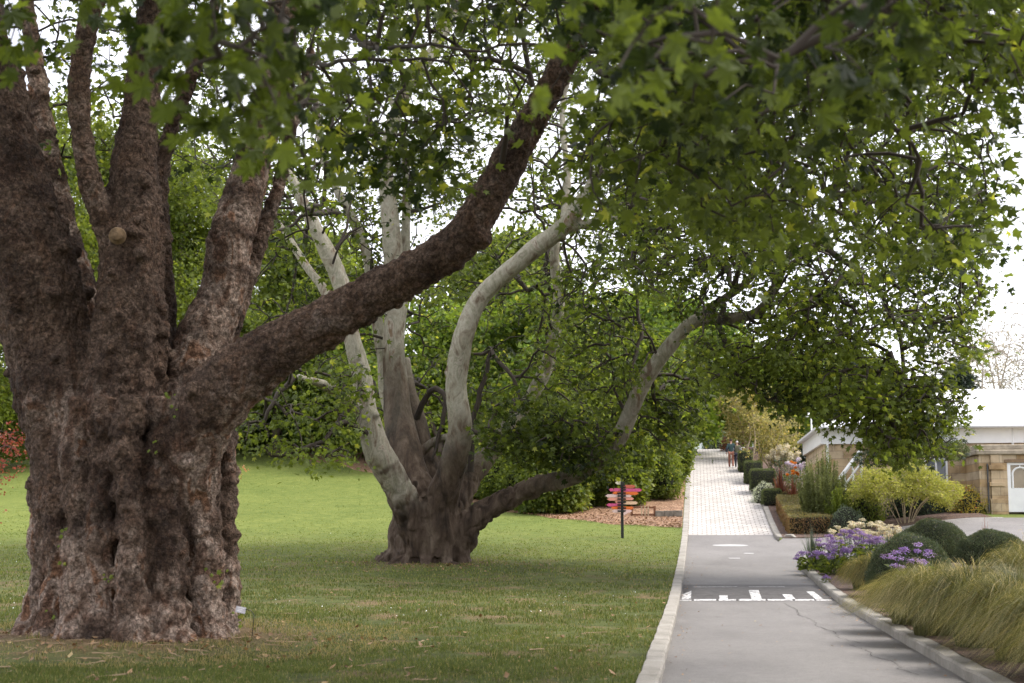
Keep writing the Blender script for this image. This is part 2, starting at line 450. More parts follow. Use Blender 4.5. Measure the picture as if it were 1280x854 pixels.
def worn_paint():
    m, nt, p, out = newmat('worn_white_paint')
    co = coords(nt)
    c = ramp(nt, noise(nt, 9, 8, .8, co, .8), [(.45, (.12, .11, .105)), (.50, (.62, .61, .60)), (.8, (.82, .81, .8))])
    nt.links.new(c, p.inputs['Base Color']); p.inputs['Roughness'].default_value = .7
    return m
M['paint'] = worn_paint()
def sandstone():
    m, nt, p, _ = newmat('sandstone_blocks')
    co = coords(nt)
    mp = N(nt, 'ShaderNodeMapping'); mp.inputs['Rotation'].default_value = (R(90), 0, 0); nt.links.new(co, mp.inputs[0])
    b = N(nt, 'ShaderNodeTexBrick'); b.inputs['Scale'].default_value = 1; b.inputs['Brick Width'].default_value = .72; b.inputs['Row Height'].default_value = .34
    b.inputs['Mortar Size'].default_value = .012; b.inputs['Bias'].default_value = -.1
    b.inputs['Color1'].default_value = (.40, .28, .15, 1); b.inputs['Color2'].default_value = (.50, .41, .29, 1); b.inputs['Mortar'].default_value = (.28, .22, .15, 1)
    nt.links.new(mp.outputs[0], b.inputs['Vector'])
    c = mix(nt, b.outputs['Color'], ramp(nt, noise(nt, 1.3, 6, .65, co, .5), [(.32, (.55, .5, .45)), (.5, (1, .98, .95)), (.7, (1.25, 1.25, 1.25))]), .85, 'MULTIPLY')
    nt.links.new(c, p.inputs['Base Color']); p.inputs['Roughness'].default_value = .92
    bump(nt, p, noise(nt, 14, 6, .7, co), .5, .02)
    return m
M['sandstone'] = sandstone()
M['white'] = simple('white_paint', (.8, .8, .79), .5, .04, 3)
M['whiteroof'] = simple('white_roof_sheet', (.70, .70, .71), .45, .07, .8)
M['metal'] = simple('grey_metal', (.5, .5, .52), .35, .1, 20, 1)
M['black'] = simple('black_paint', (.012, .012, .013), .45, .2)
M['wallstone'] = simple('dark_stone', (.16, .145, .12), .95, .45, 5, 0, .6, 20)
M['rust'] = simple('rusty_wood', (.16, .07, .035), .9, .4, 8)
M['glass_dull'] = simple('door_glass', (.30, .24, .16), .2, .2, 2)
M['skin'] = simple('skin', (.42, .25, .18), .6, .05)
# ================================================================== THE SETTING
def strip(name, us, Ys, m, dz, kind='structure', uv=False, hf=None):
    """sheet over rows Ys; us(Y) -> array of u values per row (same length)"""
    V, UV = [], []
    for Y in Ys:
        U = us(Y)
        x = xl(Y) + U
        z = (hf(U, Y) if hf else H(x, np.full_like(x, Y))) + dz
        V.append(np.stack([x, np.full_like(x, Y), z], -1)); UV.append(np.stack([U, np.full_like(x, Y)], -1))
    m_ = len(V[0]); n_ = len(V)
    V = np.concatenate(V); UV = np.concatenate(UV)
    i = np.arange(n_ - 1)[:, None] * m_; j = np.arange(m_ - 1)[None]
    Fq = np.stack([i + j, i + j + 1, i + j + 1 + m_, i + j + m_], -1).reshape(-1, 4)
    me = mesh_np(name, V, Fq, True)
    if uv:
        l = me.uv_layers.new(name='UVMap')
        vi = np.empty(len(me.loops), np.int32); me.loops.foreach_get('vertex_index', vi)
        l.data.foreach_set('uv', UV[vi].astype(np.float32).ravel())
    o = link(name, me, m)
    if kind: o['kind'] = kind
    return o

# one ground sheet reaching the horizon (its columns follow the road)
uu = np.concatenate([-np.geomspace(160, 24, 10)[:-1], np.linspace(-24, -.12, 80), [-.105, -.09, .6, 1.8, 3.0, RW + .08], [RW + .11], np.linspace(RW + .14, 34, 80), np.geomspace(40, 200, 10)])
yy = np.concatenate([np.linspace(-40, 4, 12), np.arange(4.5, 45.5, .5), [45.85, 45.95], np.arange(46.5, 57, .5), [57.05, 57.15], np.arange(57.5, 120, .75), np.geomspace(121, 640, 24)])
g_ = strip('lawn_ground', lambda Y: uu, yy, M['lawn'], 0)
g_['kind'] = 'structure'

def hump(Y):
    t = (np.asarray(Y, float) - 33.2) / 5.2
    return np.where((t > 0) & (t < 1), .12 * np.clip(np.minimum(t / .5, (1 - t) / .5), 0, 1) ** .7, 0)
rz_ = lambda U, Y: prof(Y) + hump(Y) * sstep(U, .0, .35) * sstep(RW - U, .0, .35) + 0 * U
ua = np.concatenate([[0, .1, .2, .35], np.linspace(.6, 3.0, 9), [RW - .35, RW - .2, RW - .1, RW]])
YB = 60.2
strip('asphalt_road', lambda Y: ua, np.concatenate([np.arange(-10, 32, 1.), np.arange(32, 40, .1), np.arange(40, YB, .5), [YB]]), M['asphalt'], 0, hf=rz_)
strip('speed_hump', lambda Y: np.array([.03, .1, .2, .35, .8, 1.4, 2, 2.6, 3.0, RW - .35, RW - .2, RW - .1, RW - .03]), np.arange(33.22, 38.5, .1), M['asphalt_dark'], .003, hf=rz_)
strip('paved_path', lambda Y: ua, np.concatenate([np.arange(YB + .002, 104, .6), [108, 112, 120]]), M['pavers'], 0, uv=True, hf=lambda U, Y: prof(Y) + 0 * U)
strip('side_road', lambda Y: np.concatenate([[RW + .001], np.linspace(RW + .2, 14, 20), [20, 28, 36]]), np.append(np.arange(45.8, 57, .5), 57.11), M['asphalt'], 0,
      hf=lambda U, Y: np.where(U < RW + .1, prof(Y), H(xl(Y) + U, np.full_like(U, Y)) + .03))

# worn white markings on the hump: a line along its foot and five blocks
def marking(name, quads):
    mb = MB()
    for (u0, u1, Y0, Y1, sk) in quads:
        ny = max(1, int((Y1 - Y0) / .1)); nx = max(1, int((u1 - u0) / .4))
        gy = np.linspace(Y0, Y1, ny + 1); V = []
        for Y in gy:
            U = np.linspace(u0, u1, nx + 1) + sk * (Y - Y0)
            for q in U: V.append((xl(Y) + q, Y, float(rz_(np.array([q]), Y)[0]) + .009))
        mb.add(V, [(a * (nx + 1) + b, a * (nx + 1) + b + 1, (a + 1) * (nx + 1) + b + 1, (a + 1) * (nx + 1) + b) for a in range(ny) for b in range(nx)])
    o = mb.build(name, M['paint']); o['kind'] = 'structure'; return o
marking('hump_markings', [(.04, .26, 33.5, 35.2, .0), (.92, 1.12, 33.42, 34.1, .0), (1.66, 1.90, 33.42, 35.2, .0), (2.46, 2.68, 33.42, 34.3, -.04), (3.14, 3.32, 33.45, 34.9, -.07),
                          (.0, .27, 33.18, 33.36, 0), (.33, .84, 33.2, 33.4, 0), (.9, 1.3, 33.2, 33.4, 0), (1.36, 1.98, 33.2, 33.42, 0), (2.03, 2.6, 33.2, 33.42, 0), (2.66, 3.1, 33.2, 33.4, 0), (3.14, 3.52, 33.2, 33.42, 0),
                          (.3, 1.4, 36.2, 36.33, 0), (1.7, 2.6, 36.2, 36.32, 0)])
# pale iron cover and two short pale dashes on the asphalt beyond the hump
for nm, px, py, wpx, dy in (('manhole_cover', 913, 682, 22, .42), ('road_dash', 936, 692, 6, .16), ('road_dash', 918, 698, 7, .14)):
    a_, b_, c_ = ray(px, py); Yk = _ys[np.argmax(CAMZ + c_ * _ys / b_ <= prof(_ys))]; X0 = a_ * Yk / b_; rx_ = wpx / F * Yk
    mb = MB(); V = [(X0, Yk, float(prof(Yk)) + .006)]
    for q in range(24):
        t = q * math.pi / 12; ex = math.copysign(abs(math.cos(t)) ** (1 if nm[0] == 'm' else .3), math.cos(t)); ey = math.copysign(abs(math.sin(t)) ** (1 if nm[0] == 'm' else .3), math.sin(t))
        y_ = Yk + ey * dy; V.append((X0 + ex * rx_, y_, float(prof(y_)) + .006))
    mb.add(V, [(0, 1 + q, 1 + (q + 1) % 24) for q in range(24)]); o = mb.build(nm, simple('pale_cover', (.42, .41, .40), .6, .12, 9)); o['kind'] = 'structure'
# cracks
mb = MB()
for (pts) in ([(2.35, 32.5), (2.5, 30.5), (2.45, 29), (2.62, 27.3), (2.55, 26), (2.75, 24.6), (2.7, 23.4), (2.95, 22.2)], [(2.75, 22.0), (2.9, 20.9), (2.84, 20.2), (3.05, 19.3), (3.0, 18.4), (3.15, 17.6)]):
    P = []
    for (a, b), (c, d) in zip(pts[:-1], pts[1:]):
        for t in np.linspace(0, 1, 9)[:-1]: P.append((a + (c - a) * t + random.gauss(0, .018), b + (d - b) * t))
    V = []
    for q, Y in P:
        w = random.uniform(.003, .010) * (.5 if pts[0][0] < 2 else 1)
        V += [(xl(Y) + q - w, Y, float(prof(Y)) + .004), (xl(Y) + q + w, Y, float(prof(Y)) + .004)]
    mb.add(V, [(2 * i, 2 * i + 1, 2 * i + 3, 2 * i + 2) for i in range(len(P) - 1)])
o = mb.build('road_crack', simple('crack_dark', (.06, .055, .05), 1)); o['kind'] = 'structure'

def kerb(name, pts, w=.24, h=.13, side=1):
    """pts: (u, Y) along the road face; the kerb lies on the side given"""
    P = []
    for (a, b), (c, d) in zip(pts[:-1], pts[1:]):
        n = max(1, int(math.hypot(c - a, d - b) / .5))
        for t in np.linspace(0, 1, n + 1)[:-1]: P.append((a + (c - a) * t, b + (d - b) * t))
    P.append(pts[-1]); P = np.array(P)
    W = np.stack([xl(P[:, 1]) + P[:, 0], P[:, 1]], -1)
    T = np.gradient(W, axis=0); T /= np.linalg.norm(T, axis=1, keepdims=True)
    Nn = np.stack([T[:, 1], -T[:, 0]], -1) * side
    V = []; sec = [(-.004, -.2), (-.004, h - .03), (.022, h), (w - .015, h + .004), (w, h - .02), (w, -.2)]
    for k, (q, n) in enumerate(zip(W, Nn)):
        U = P[k][0]
        z0 = float(prof(q[1])) if U < RW + 3 else None
        if z0 is None or U > RW + .3:
            z0 = float(H(q[0] - n[0] * .15, q[1] - n[1] * .15)) + .03 if U > RW + .3 else z0
        j = .006 * math.sin(k * 2.1) + .004 * math.sin(k * .7)
        for s_, z in sec: V.append((q[0] + n[0] * (s_ + j), q[1] + n[1] * (s_ + j), z0 + z + (j if z > 0 else 0)))
    mb = MB(); ns = len(sec); Fs = []
    for k in range(len(W) - 1):
        for i in range(ns - 1):
            a, b = k * ns + i, k * ns + i + 1
            Fs.append((a, b, b + ns, a + ns) if side < 0 else (a, a + ns, b + ns, b))
    Fs += [tuple(range(ns)), tuple(range((len(W) - 1) * ns, len(W) * ns))]
    mb.add(V, Fs); o = mb.build(name, M['kerb']); o['kind'] = 'structure'; return o
kerb('kerb', [(0, -8), (0, 112)], side=-1)
c1 = [(RW + 1.0 - 1.0 * math.cos(a), 44.9 + 1.0 * math.sin(a)) for a in np.linspace(0, R(90), 9)]
kerb('kerb', [(RW, -8), (RW, 44.9)] + c1[1:] + [(RW + 26, 45.9)], side=1, h=.15)
c2 = [(RW + 1.2 - 1.2 * math.cos(a), 58.3 - 1.2 * math.sin(a)) for a in np.linspace(0, R(90), 9)]
kerb('kerb', [(RW, 104), (RW, 58.3)] + c2[1:] + [(RW + 9, 57.1)], side=-1, h=.15)

# mulch bed under the shrubs, left of the upper path
eu = [(-26, 92), (-22, 88), (-18.5, 83), (-15, 76.5), (-12, 72.0), (-9, 68.2), (-6, 65.2), (-3.5, 63.2), (-2, 62.4), (-.26, 61.9)]
def mulch_near(u): return np.interp(u, [e[0] for e in eu], [e[1] for e in eu])
us_ = np.linspace(-26, -.26, 70)
V = []; NS = 40
for s_ in np.linspace(0, 1, NS) ** 1.3:
    Yn = mulch_near(us_) + .25 * np.sin(us_ * 2.3) * sstep(-us_, .5, 2); Y = Yn + (104 - Yn) * s_
    x = xl(Y) + us_
    V.append(np.stack([x, Y, H(x, Y) + .03 + (-.08 if s_ == 0 else 0)], -1))
V = np.concatenate(V); i = np.arange(NS - 1)[:, None] * 70; j = np.arange(69)[None]
o = link('mulch_bed', mesh_np('mulch_bed', V, np.stack([i + j, i + j + 1, i + j + 71, i + j + 70], -1).reshape(-1, 4), True), M['mulch']); o['kind'] = 'structure'
ub = np.concatenate([[RW + .22], np.linspace(RW + .3, 17, 40)])
strip('garden_soil', lambda Y: ub, np.concatenate([np.arange(-8, 45.0, .5), [45.7]]), M['soil'], .05)
ub2 = np.linspace(RW + .22, 12.2, 30)
strip('garden_soil', lambda Y: ub2, np.concatenate([[57.12, 57.3], np.arange(57.6, 103, .5)]), M['soil'], .06)

# gravel path to the building door
mb = MB()
P = np.array([(21.3, 60.9), (21.6, 59.5), (23.0, 57.9), (26, 57.3)]); Q = np.array([(23.2, 60.9), (23.3, 60.0), (24.2, 59.3), (27, 58.9)])
V = [(a, b, float(H(a, b)) + .04) for a, b in P] + [(a, b, float(H(a, b)) + .04) for a, b in Q]
mb.add(V, [(i, i + 1, i + 5, i + 4) for i in range(3)]); o = mb.build('door_path', M['pavers']); o['kind'] = 'structure'

# grass blades, daisies, dead leaves on the lawn: nobody could count them
def scatter_view(n, Y0, Y1, umax=-.3, pw=2.0):
    t = rng.random(n); a = 1 - pw
    Y = (Y0 ** a + t * (Y1 ** a - Y0 ** a)) ** (1 / a)
    half = Y * .40 + 1.0
    x = rng.uniform(-1, 1, n) * half
    k = (x - xl(Y)) < umax
    return x[k], Y[k]
def blades(name, x, Y, h, w, m, lean=.5, kind='stuff'):
    n = len(x); z = H(x, Y)
    ang = rng.random(n) * 6.283; la = rng.random(n) * 6.283; l = rng.random(n) * lean * h
    P = np.stack([x, Y, z - .01], -1)
    d = np.stack([np.cos(ang), np.sin(ang), 0 * ang], -1) * (w / 2)[:, None]
    tip = P + np.stack([np.cos(la) * l, np.sin(la) * l, h], -1)
    mid = P + np.stack([np.cos(la) * l * .35, np.sin(la) * l * .35, h * .55], -1)
    V = np.stack([P - d, P + d, mid + d * .8, mid - d * .8, tip], 1).reshape(-1, 3)
    b = np.arange(n)[:, None] * 5
    tint = np.clip(.25 + .5 * fbm(P, .5, 9, 3) + rng.normal(0, .18, n), 0, 1)
    tint = np.where(rng.random(n) < .10, .98, tint)
    dd = np.minimum(np.hypot(x - T1[0], Y - T1[1]), 99); tint = np.where((dd < 4.2) & (rng.random(n) < .45), 1, tint)
    o = link(name, mesh_np(name, V, [b + [0, 1, 2, 3], b + [3, 2, 4]], False, {'tint': np.repeat(tint, 5)}), m)
    o['kind'] = kind; return o
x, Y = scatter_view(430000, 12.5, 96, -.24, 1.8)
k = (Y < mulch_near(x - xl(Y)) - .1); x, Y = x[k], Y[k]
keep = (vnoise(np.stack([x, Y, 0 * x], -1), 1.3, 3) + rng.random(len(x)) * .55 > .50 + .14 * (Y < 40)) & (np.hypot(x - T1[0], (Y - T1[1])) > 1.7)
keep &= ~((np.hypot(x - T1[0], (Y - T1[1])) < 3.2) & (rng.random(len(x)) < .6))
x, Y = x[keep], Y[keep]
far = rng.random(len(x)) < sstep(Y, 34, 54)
for sel, mt, lb in ((~far, M['blade'], 'short patchy green and dry grass of the near lawn'), (far, M['blade_far'], 'short green grass of the upper lawn, coloured brighter for open light')):
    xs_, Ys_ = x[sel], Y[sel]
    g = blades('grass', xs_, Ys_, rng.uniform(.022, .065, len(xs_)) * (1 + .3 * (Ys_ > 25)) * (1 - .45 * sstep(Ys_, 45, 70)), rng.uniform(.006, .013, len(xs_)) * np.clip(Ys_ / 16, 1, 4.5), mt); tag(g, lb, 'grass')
# tufts
tx, tY = scatter_view(520, 12.5, 40, -.3, 2)
x = np.repeat(tx, 45) + rng.normal(0, .06, len(tx) * 45); Y = np.repeat(tY, 45) + rng.normal(0, .06, len(tx) * 45)
k = np.hypot(x - T1[0], (Y - T1[1])) > 1.7
g = blades('grass', x[k], Y[k], rng.uniform(.05, .13, k.sum()), rng.uniform(.005, .010, k.sum()), M['blade'], 1.0)
tag(g, 'longer tufts of grass dotted over the lawn', 'grass')
def flecks(name, x, Y, size, m, dz=.03, curl=.5):
    n = len(x); P = np.stack([x, Y, H(x, Y) + dz], -1)
    a = rng.random(n) * 6.283
    e1 = np.stack([np.cos(a), np.sin(a), rng.normal(0, .25, n)], -1) * size[:, None]; e2 = np.stack([-np.sin(a), np.cos(a), rng.normal(0, .25, n)], -1) * size[:, None] * .7
    up = np.array([0, 0, 1.]) * size[:, None] * curl
    V = np.stack([P - e1, P - e2 * .9 + up * .3, P + e1 + up, P + e2 + up * .2, P], 1).reshape(-1, 3)
    b = np.arange(n)[:, None] * 5
    tri = np.concatenate([b + [0, 1, 4], b + [1, 2, 4], b + [2, 3, 4], b + [3, 0, 4]])
    o = link(name, mesh_np(name, V, tri, False, {'tint': np.repeat(rng.random(n), 5)}), m); o['kind'] = 'stuff'; return o
x, Y = scatter_view(750, 12.5, 34, -.2, 1.8)
a = rng.random(420) * 6.283; r_ = 1.3 + np.abs(rng.normal(0, 1.3, 420))
x = np.concatenate([x, T1[0] + np.cos(a) * r_ * 1.3, T2[0] + np.cos(a) * r_ * 1.4]); Y = np.concatenate([Y, T1[1] - abs(np.sin(a)) * r_, T2[1] - np.abs(np.sin(a)) * r_])
x = np.concatenate([x, xl(np.linspace(11, 50, 160)) - .0 + rng.uniform(.03, .22, 160)]); Y = np.concatenate([Y, np.linspace(11, 50, 160)])
M['dead_leaf'] = leafmat('dead_leaf', (.12, .06, .03), (.34, .21, .11), (.4, .32, .15), .1)
zz = flecks('dead_leaves', x, Y, rng.uniform(.02, .055, len(x)), M['dead_leaf'], .02)
# the ones in the gutter lie lower
tag(zz, 'brown dead leaves lying on the lawn and in the gutter', 'dead leaves')
x, Y = scatter_view(1500, 26, 90, -.5, 1.2)
k = (vnoise(np.stack([x, Y, 0 * x], -1), .35, 77) > .5); x, Y = x[k], Y[k]
zz = flecks('daisies', x, Y, rng.uniform(.010, .020, len(x)), simple('daisy_white', (.8, .8, .78), .6, .02), .07, .1)
tag(zz, 'small white daisies speckling the upper lawn', 'daisies')
n = 260; Yr = rng.uniform(12, 50, n) ; ur = np.where(rng.random(n) < .75, rng.choice([.03, 1.], n) * 0 + np.where(rng.random(n) < .6, np.abs(rng.normal(0, .16, n)) + .04, RW - .05 - np.abs(rng.normal(0, .18, n))), rng.uniform(.1, RW - .1, n))
xr = xl(Yr) + ur; s_ = rng.uniform(.012, .04, n); ar_ = rng.random(n) * 6.28
e1 = np.stack([np.cos(ar_), np.sin(ar_), 0 * ar_], -1) * s_[:, None]; e2 = np.stack([-np.sin(ar_), np.cos(ar_), 0 * ar_], -1) * s_[:, None] * .6
Pr = np.stack([xr, Yr, prof(Yr) + hump(Yr) + .012], -1); up_ = np.array([0, 0, 1.]) * s_[:, None] * .4
Vr = np.stack([Pr - e1, Pr - e2, Pr + e1 + up_, Pr + e2 + up_ * .5], 1).reshape(-1, 3)
o = link('leaf_litter', mesh_np('leaf_litter', Vr, np.arange(n * 4).reshape(-1, 4), False, {'tint': np.repeat(rng.random(n), 4)}), M['dead_leaf']); tag(o, 'brown leaf litter along the kerbs of the asphalt road', 'leaf litter', None, 'stuff')
# scattered twigs
mb = MB()
for k in range(90):
    if k < 45: a = random.random() * 6.28; q = (T1[0] + .6 + math.cos(a) * random.uniform(1.6, 4), T1[1] - abs(math.sin(a)) * random.uniform(1.6, 4))
    else:
        q_ = scatter_view(60, 14, 30, -.5, 1.5); q = (q_[0][0], q_[1][0])
    L = random.uniform(.08, .5); a = random.random() * 6.28
    pts = []
    for t in np.linspace(-.5, .5, 5):
        X_, Y_ = q[0] + math.cos(a) * L * t + random.gauss(0, .01), q[1] + math.sin(a) * L * t + random.gauss(0, .01)
        pts.append((X_, Y_, float(H(X_, Y_)) + .03 + random.random() * .01))
    mb.tube(pts, np.linspace(.007, .003, 5) * random.uniform(.7, 1.5), 5)
tag(mb.build('fallen_twigs', simple('dry_twig', (.34, .24, .15), .9)), 'thin dry twigs scattered on the grass', 'twigs', None, 'stuff')
# mulch chips lying loose
n = 5000; u_ = -rng.random(n) ** 1.4 * 17 - .3; Yc = mulch_near(u_) + np.abs(rng.normal(0, 3.0, n)) - .15
zz = flecks('bark_chips', xl(Yc) + u_, Yc, rng.uniform(.03, .07, n), leafmat('chip', (.14, .08, .045), (.36, .22, .13), (.45, .32, .22), .05), .05, .3)
tag(zz, 'loose orange bark chips on the bed', 'bark chips')

# ================================================================== LEAVES AND TREES
def tmpl_near():
    key = [(0, .66), (14, .47), (20, .50), (30, .30), (40, .45), (46, .47), (56, .64), (68, .44), (74, .46), (86, .28), (98, .36), (112, .46), (128, .30), (150, .26), (180, .36)]
    ang = [a for a, r in key] + [360 - a for a, r in key[-2:0:-1]]; rad = [r for a, r in key] + [r for a, r in key[-2:0:-1]]
    V = [(0, .38, .03)]
    for a, r in zip(ang, rad):
        x, y = r * math.sin(R(a)), .38 + r * math.cos(R(a)); V.append((x, y, -.35 * r * r + .10 * abs(x) - (.06 if r < .35 else 0)))
    n = len(V) - 1
    return np.array(V), np.array([(0, 1 + (i + 1) % n, 1 + i) for i in range(n)])
def tmpl_mid():
    key = [(0, .64), (28, .28), (56, .60), (88, .27), (118, .44), (180, .34)]
    ang = [a for a, r in key] + [360 - a for a, r in key[-2:0:-1]]; rad = [r for a, r in key] + [r for a, r in key[-2:0:-1]]
    V = [(0, .38, .03)]
    for a, r in zip(ang, rad):
        x, y = r * math.sin(R(a)), .38 + r * math.cos(R(a)); V.append((x, y, -.35 * r * r + .12 * abs(x)))
    n = len(V) - 1
    return np.array(V), np.array([(0, 1 + (i + 1) % n, 1 + i) for i in range(n)])
def tmpl_far():
    V = [(0, 0, 0), (.42, .25, .02), (.28, .62, -.02), (0, 1, -.12), (-.3, .6, -.02), (-.42, .22, .02)]
    return np.array(V), np.array([(0, 1, 2), (0, 2, 3), (0, 3, 4), (0, 4, 5)])
def tmpl_oval():
    V = [(0, 0, 0), (.25, .45, .05), (0, 1, -.08), (-.25, .45, .05)]
    return np.array(V), np.array([(0, 1, 2), (0, 2, 3)])
def tmpl_needle():
    V = [(-.06, 0, 0), (.06, 0, 0), (0, 1, 0)]
    return np.array(V), np.array([(0, 1, 2)])
TM = {'near': tmpl_near(), 'mid': tmpl_mid(), 'far': tmpl_far(), 'oval': tmpl_oval(), 'needle': tmpl_needle()}

def frames(normal, tipdir):
    z = normal / (np.linalg.norm(normal, axis=1, keepdims=True) + 1e-9)
    y = tipdir - z * (tipdir * z).sum(1, keepdims=True); y /= np.linalg.norm(y, axis=1, keepdims=True) + 1e-9
    return np.stack([np.cross(y, z), y, z], 1)      # rows are the axes
class Leaves:
    def __init__(s): s.V = []; s.F = []; s.T = []; s.n = 0
    def put(s, kind, P, normal, tip, size, tint, widen=1.0):
        if len(P) == 0: return
        tv, tf = TM[kind]; Fm = frames(normal, tip)
        n = len(P); sc = np.stack([widen * rng.uniform(.75, 1.1, n), rng.uniform(.85, 1.1, n), rng.uniform(.2, 2.4, n)], -1)
        V = np.einsum('nvk,nkj->nvj', tv[None] * sc[:, None], Fm) * size[:, None, None] + P[:, None]
        n = len(P); s.V.append(V.reshape(-1, 3)); s.F.append((tf[None] + (np.arange(n) * len(tv))[:, None, None]).reshape(-1, 3) + s.n)
        s.T.append(np.repeat(np.clip(tint, 0, 1), len(tv))); s.n += n * len(tv)
    def build(s, name, m, parent, origin=(0, 0, 0)):
        V = np.concatenate(s.V) - np.asarray(origin, float)
        return link(name, mesh_np(name, V, np.concatenate(s.F), False, {'tint': np.concatenate(s.T)}), m, parent)

def rand_dir(n, up=0.):
    d = rng.normal(size=(n, 3)); d /= np.linalg.norm(d, axis=1, keepdims=True); d[:, 2] += up
    return d / (np.linalg.norm(d, axis=1, keepdims=True) + 1e-9)

def sprays_to_leaves(L, kind, C, A, per, spread, size, flat=.8, droop=.35, accent=.03, wide=1.0, bias=0.):
    """C: spray centres, A: their outward directions; leaves arranged round each"""
    n = len(C); 
    idx = np.repeat(np.arange(n), per)
    N_ = len(idx)
    off = rng.normal(size=(N_, 3)); off[:, 2] *= .55
    off *= (spread * rng.uniform(.3, 1, N_))[:, None] / 1.5
    P = C[idx] + off
    P[:, 2] -= droop * (off[:, 0] ** 2 + off[:, 1] ** 2) ** .5
    nor = rand_dir(N_) * .9; nor[:, 2] += flat
    tip = off * 1.2 / max(spread, 1e-6) + A[idx] * .6 + rand_dir(N_) * .7; tip[:, 2] -= .45
    ct = fbm(C, .55, 31, 2)
    tint = -.22 + bias + 1.15 * ct[idx] + rng.normal(0, .17, N_)
    tint = np.where(rng.random(N_) < accent, 1.0, np.minimum(tint, .9))
    L.put(kind, P, nor, tip, size * rng.uniform(.6, 1.15, N_), tint, wide)

class Skel:
    """limb nodes; twigs grow from the nearest node to each spray"""
    def __init__(s): s.P = []; s.par = []; s.plen = []; s.fix = []
    def limb(s, pts, plen0=0.0, start=0):
        pts = np.asarray(pts, float); prev = -1; pl = plen0
        for k, p in enumerate(pts):
            if k: pl += np.linalg.norm(p - pts[k - 1])
            if k < start: continue
            s.P.append(p); s.par.append(prev); s.plen.append(pl * .3); s.fix.append(True); prev = len(s.P) - 1
    def grow(s, targets, w=.35, sag=.08, maxd=None):
        T = np.asarray(targets, float)
        cap = len(s.P) + len(T) * 4 + 10
        P = np.zeros((cap, 3)); P[:len(s.P)] = s.P; pl = np.zeros(cap); pl[:len(s.P)] = s.plen; n = len(s.P)
        s.par = list(s.par); s.fix = list(s.fix)
        d0 = np.array([np.min(np.linalg.norm(P[:n] - t, axis=1)) for t in T]); order = np.argsort(d0)
        ends = np.zeros(len(T), int); dirs = np.zeros((len(T), 3))
        for q in order:
            t = T[q]; d = np.linalg.norm(P[:n] - t, axis=1)
            k = int(np.argmin(d + w * pl[:n])); L = d[k]
            m = 3 if L > .8 else 2
            prev = k; a = P[k].copy()
            for j in range(1, m + 1):
                f = j / m
                p = a + (t - a) * f
                if j < m:
                    p = p + np.array([0, 0, math.sin(f * math.pi) * L * sag]) + rng.normal(0, .05 * L, 3)
                P[n] = p; pl[n] = pl[prev] + np.linalg.norm(p - P[prev]); s.par.append(prev); s.fix.append(False); prev = n; n += 1
            ends[q] = prev; v = t - P[s.par[prev]]; dirs[q] = v / (np.linalg.norm(v) + 1e-9)
        s.P = list(P[:n]); s.plen = list(pl[:n])
        return dirs
    def twigs(s, r0=.006, k=.42, rmax=.12, sides=4):
        n = len(s.P); cnt = np.ones(n)
        for i in range(n - 1, -1, -1):
            if not s.fix[i] and s.par[i] >= 0: cnt[s.par[i]] += cnt[i]
        P = np.array(s.P); rad = np.minimum(r0 * cnt ** k, rmax)
        e = np.array([i for i in range(n) if not s.fix[i]]); pr = np.array([s.par[i] for i in e])
        a, b = P[pr], P[e]; rb = rad[e]; ra = np.minimum(np.where([s.fix[i] for i in pr], rad[e] * 1.15, rad[pr]), rad[e] * 1.6)
        d = b - a; d /= np.linalg.norm(d, axis=1, keepdims=True) + 1e-9
        ref = np.where(np.abs(d[:, 2:3]) < .9, [[0, 0, 1.]], [[1., 0, 0]])
        u = np.cross(d, ref); u /= np.linalg.norm(u, axis=1, keepdims=True) + 1e-9; v = np.cross(d, u)
        rings = []
        for base, rr in ((a, ra), (b, rb)):
            for q in range(sides):
                an = 2 * math.pi * q / sides
                rings.append(base + rr[:, None] * (math.cos(an) * u + math.sin(an) * v))
        V = np.stack(rings, 1).reshape(-1, 3)
        o = np.arange(len(e))[:, None] * 2 * sides
        Fq = np.concatenate([o + [q, (q + 1) % sides, sides + (q + 1) % sides, sides + q] for q in range(sides)])
        return V, Fq

def in_poly(px, py, poly):
    ins = np.zeros(len(px), bool); n = len(poly)
    for i in range(n):
        x0, y0 = poly[i]; x1, y1 = poly[(i + 1) % n]
        c = ((y0 > py) != (y1 > py)) & (px < (x1 - x0) * (py - y0) / (y1 - y0 + 1e-9) + x0)
        ins ^= c
    return ins
def region(poly, Y0, Y1, n, thr=.0, freq=.5, seed=0):
    """n spray centres spread through the depth Y0..Y1 of a crown whose outline is known from the photograph"""
    poly = np.array(poly, float); lo, hi = poly.min(0), poly.max(0)
    out = []
    while sum(map(len, out)) < n:
        m = n * 4
        px = rng.uniform(lo[0], hi[0], m); py = rng.uniform(lo[1], hi[1], m); k = in_poly(px, py, poly); px, py = px[k], py[k]
        Y = rng.uniform(Y0, Y1, len(px))
        P = at(px, py, Y)
        if thr: k = fbm(P, freq, seed + 3, 2) + rng.normal(0, .03, len(P)) > thr; P = P[k]
        out.append(P)
    return np.concatenate(out)[:n]

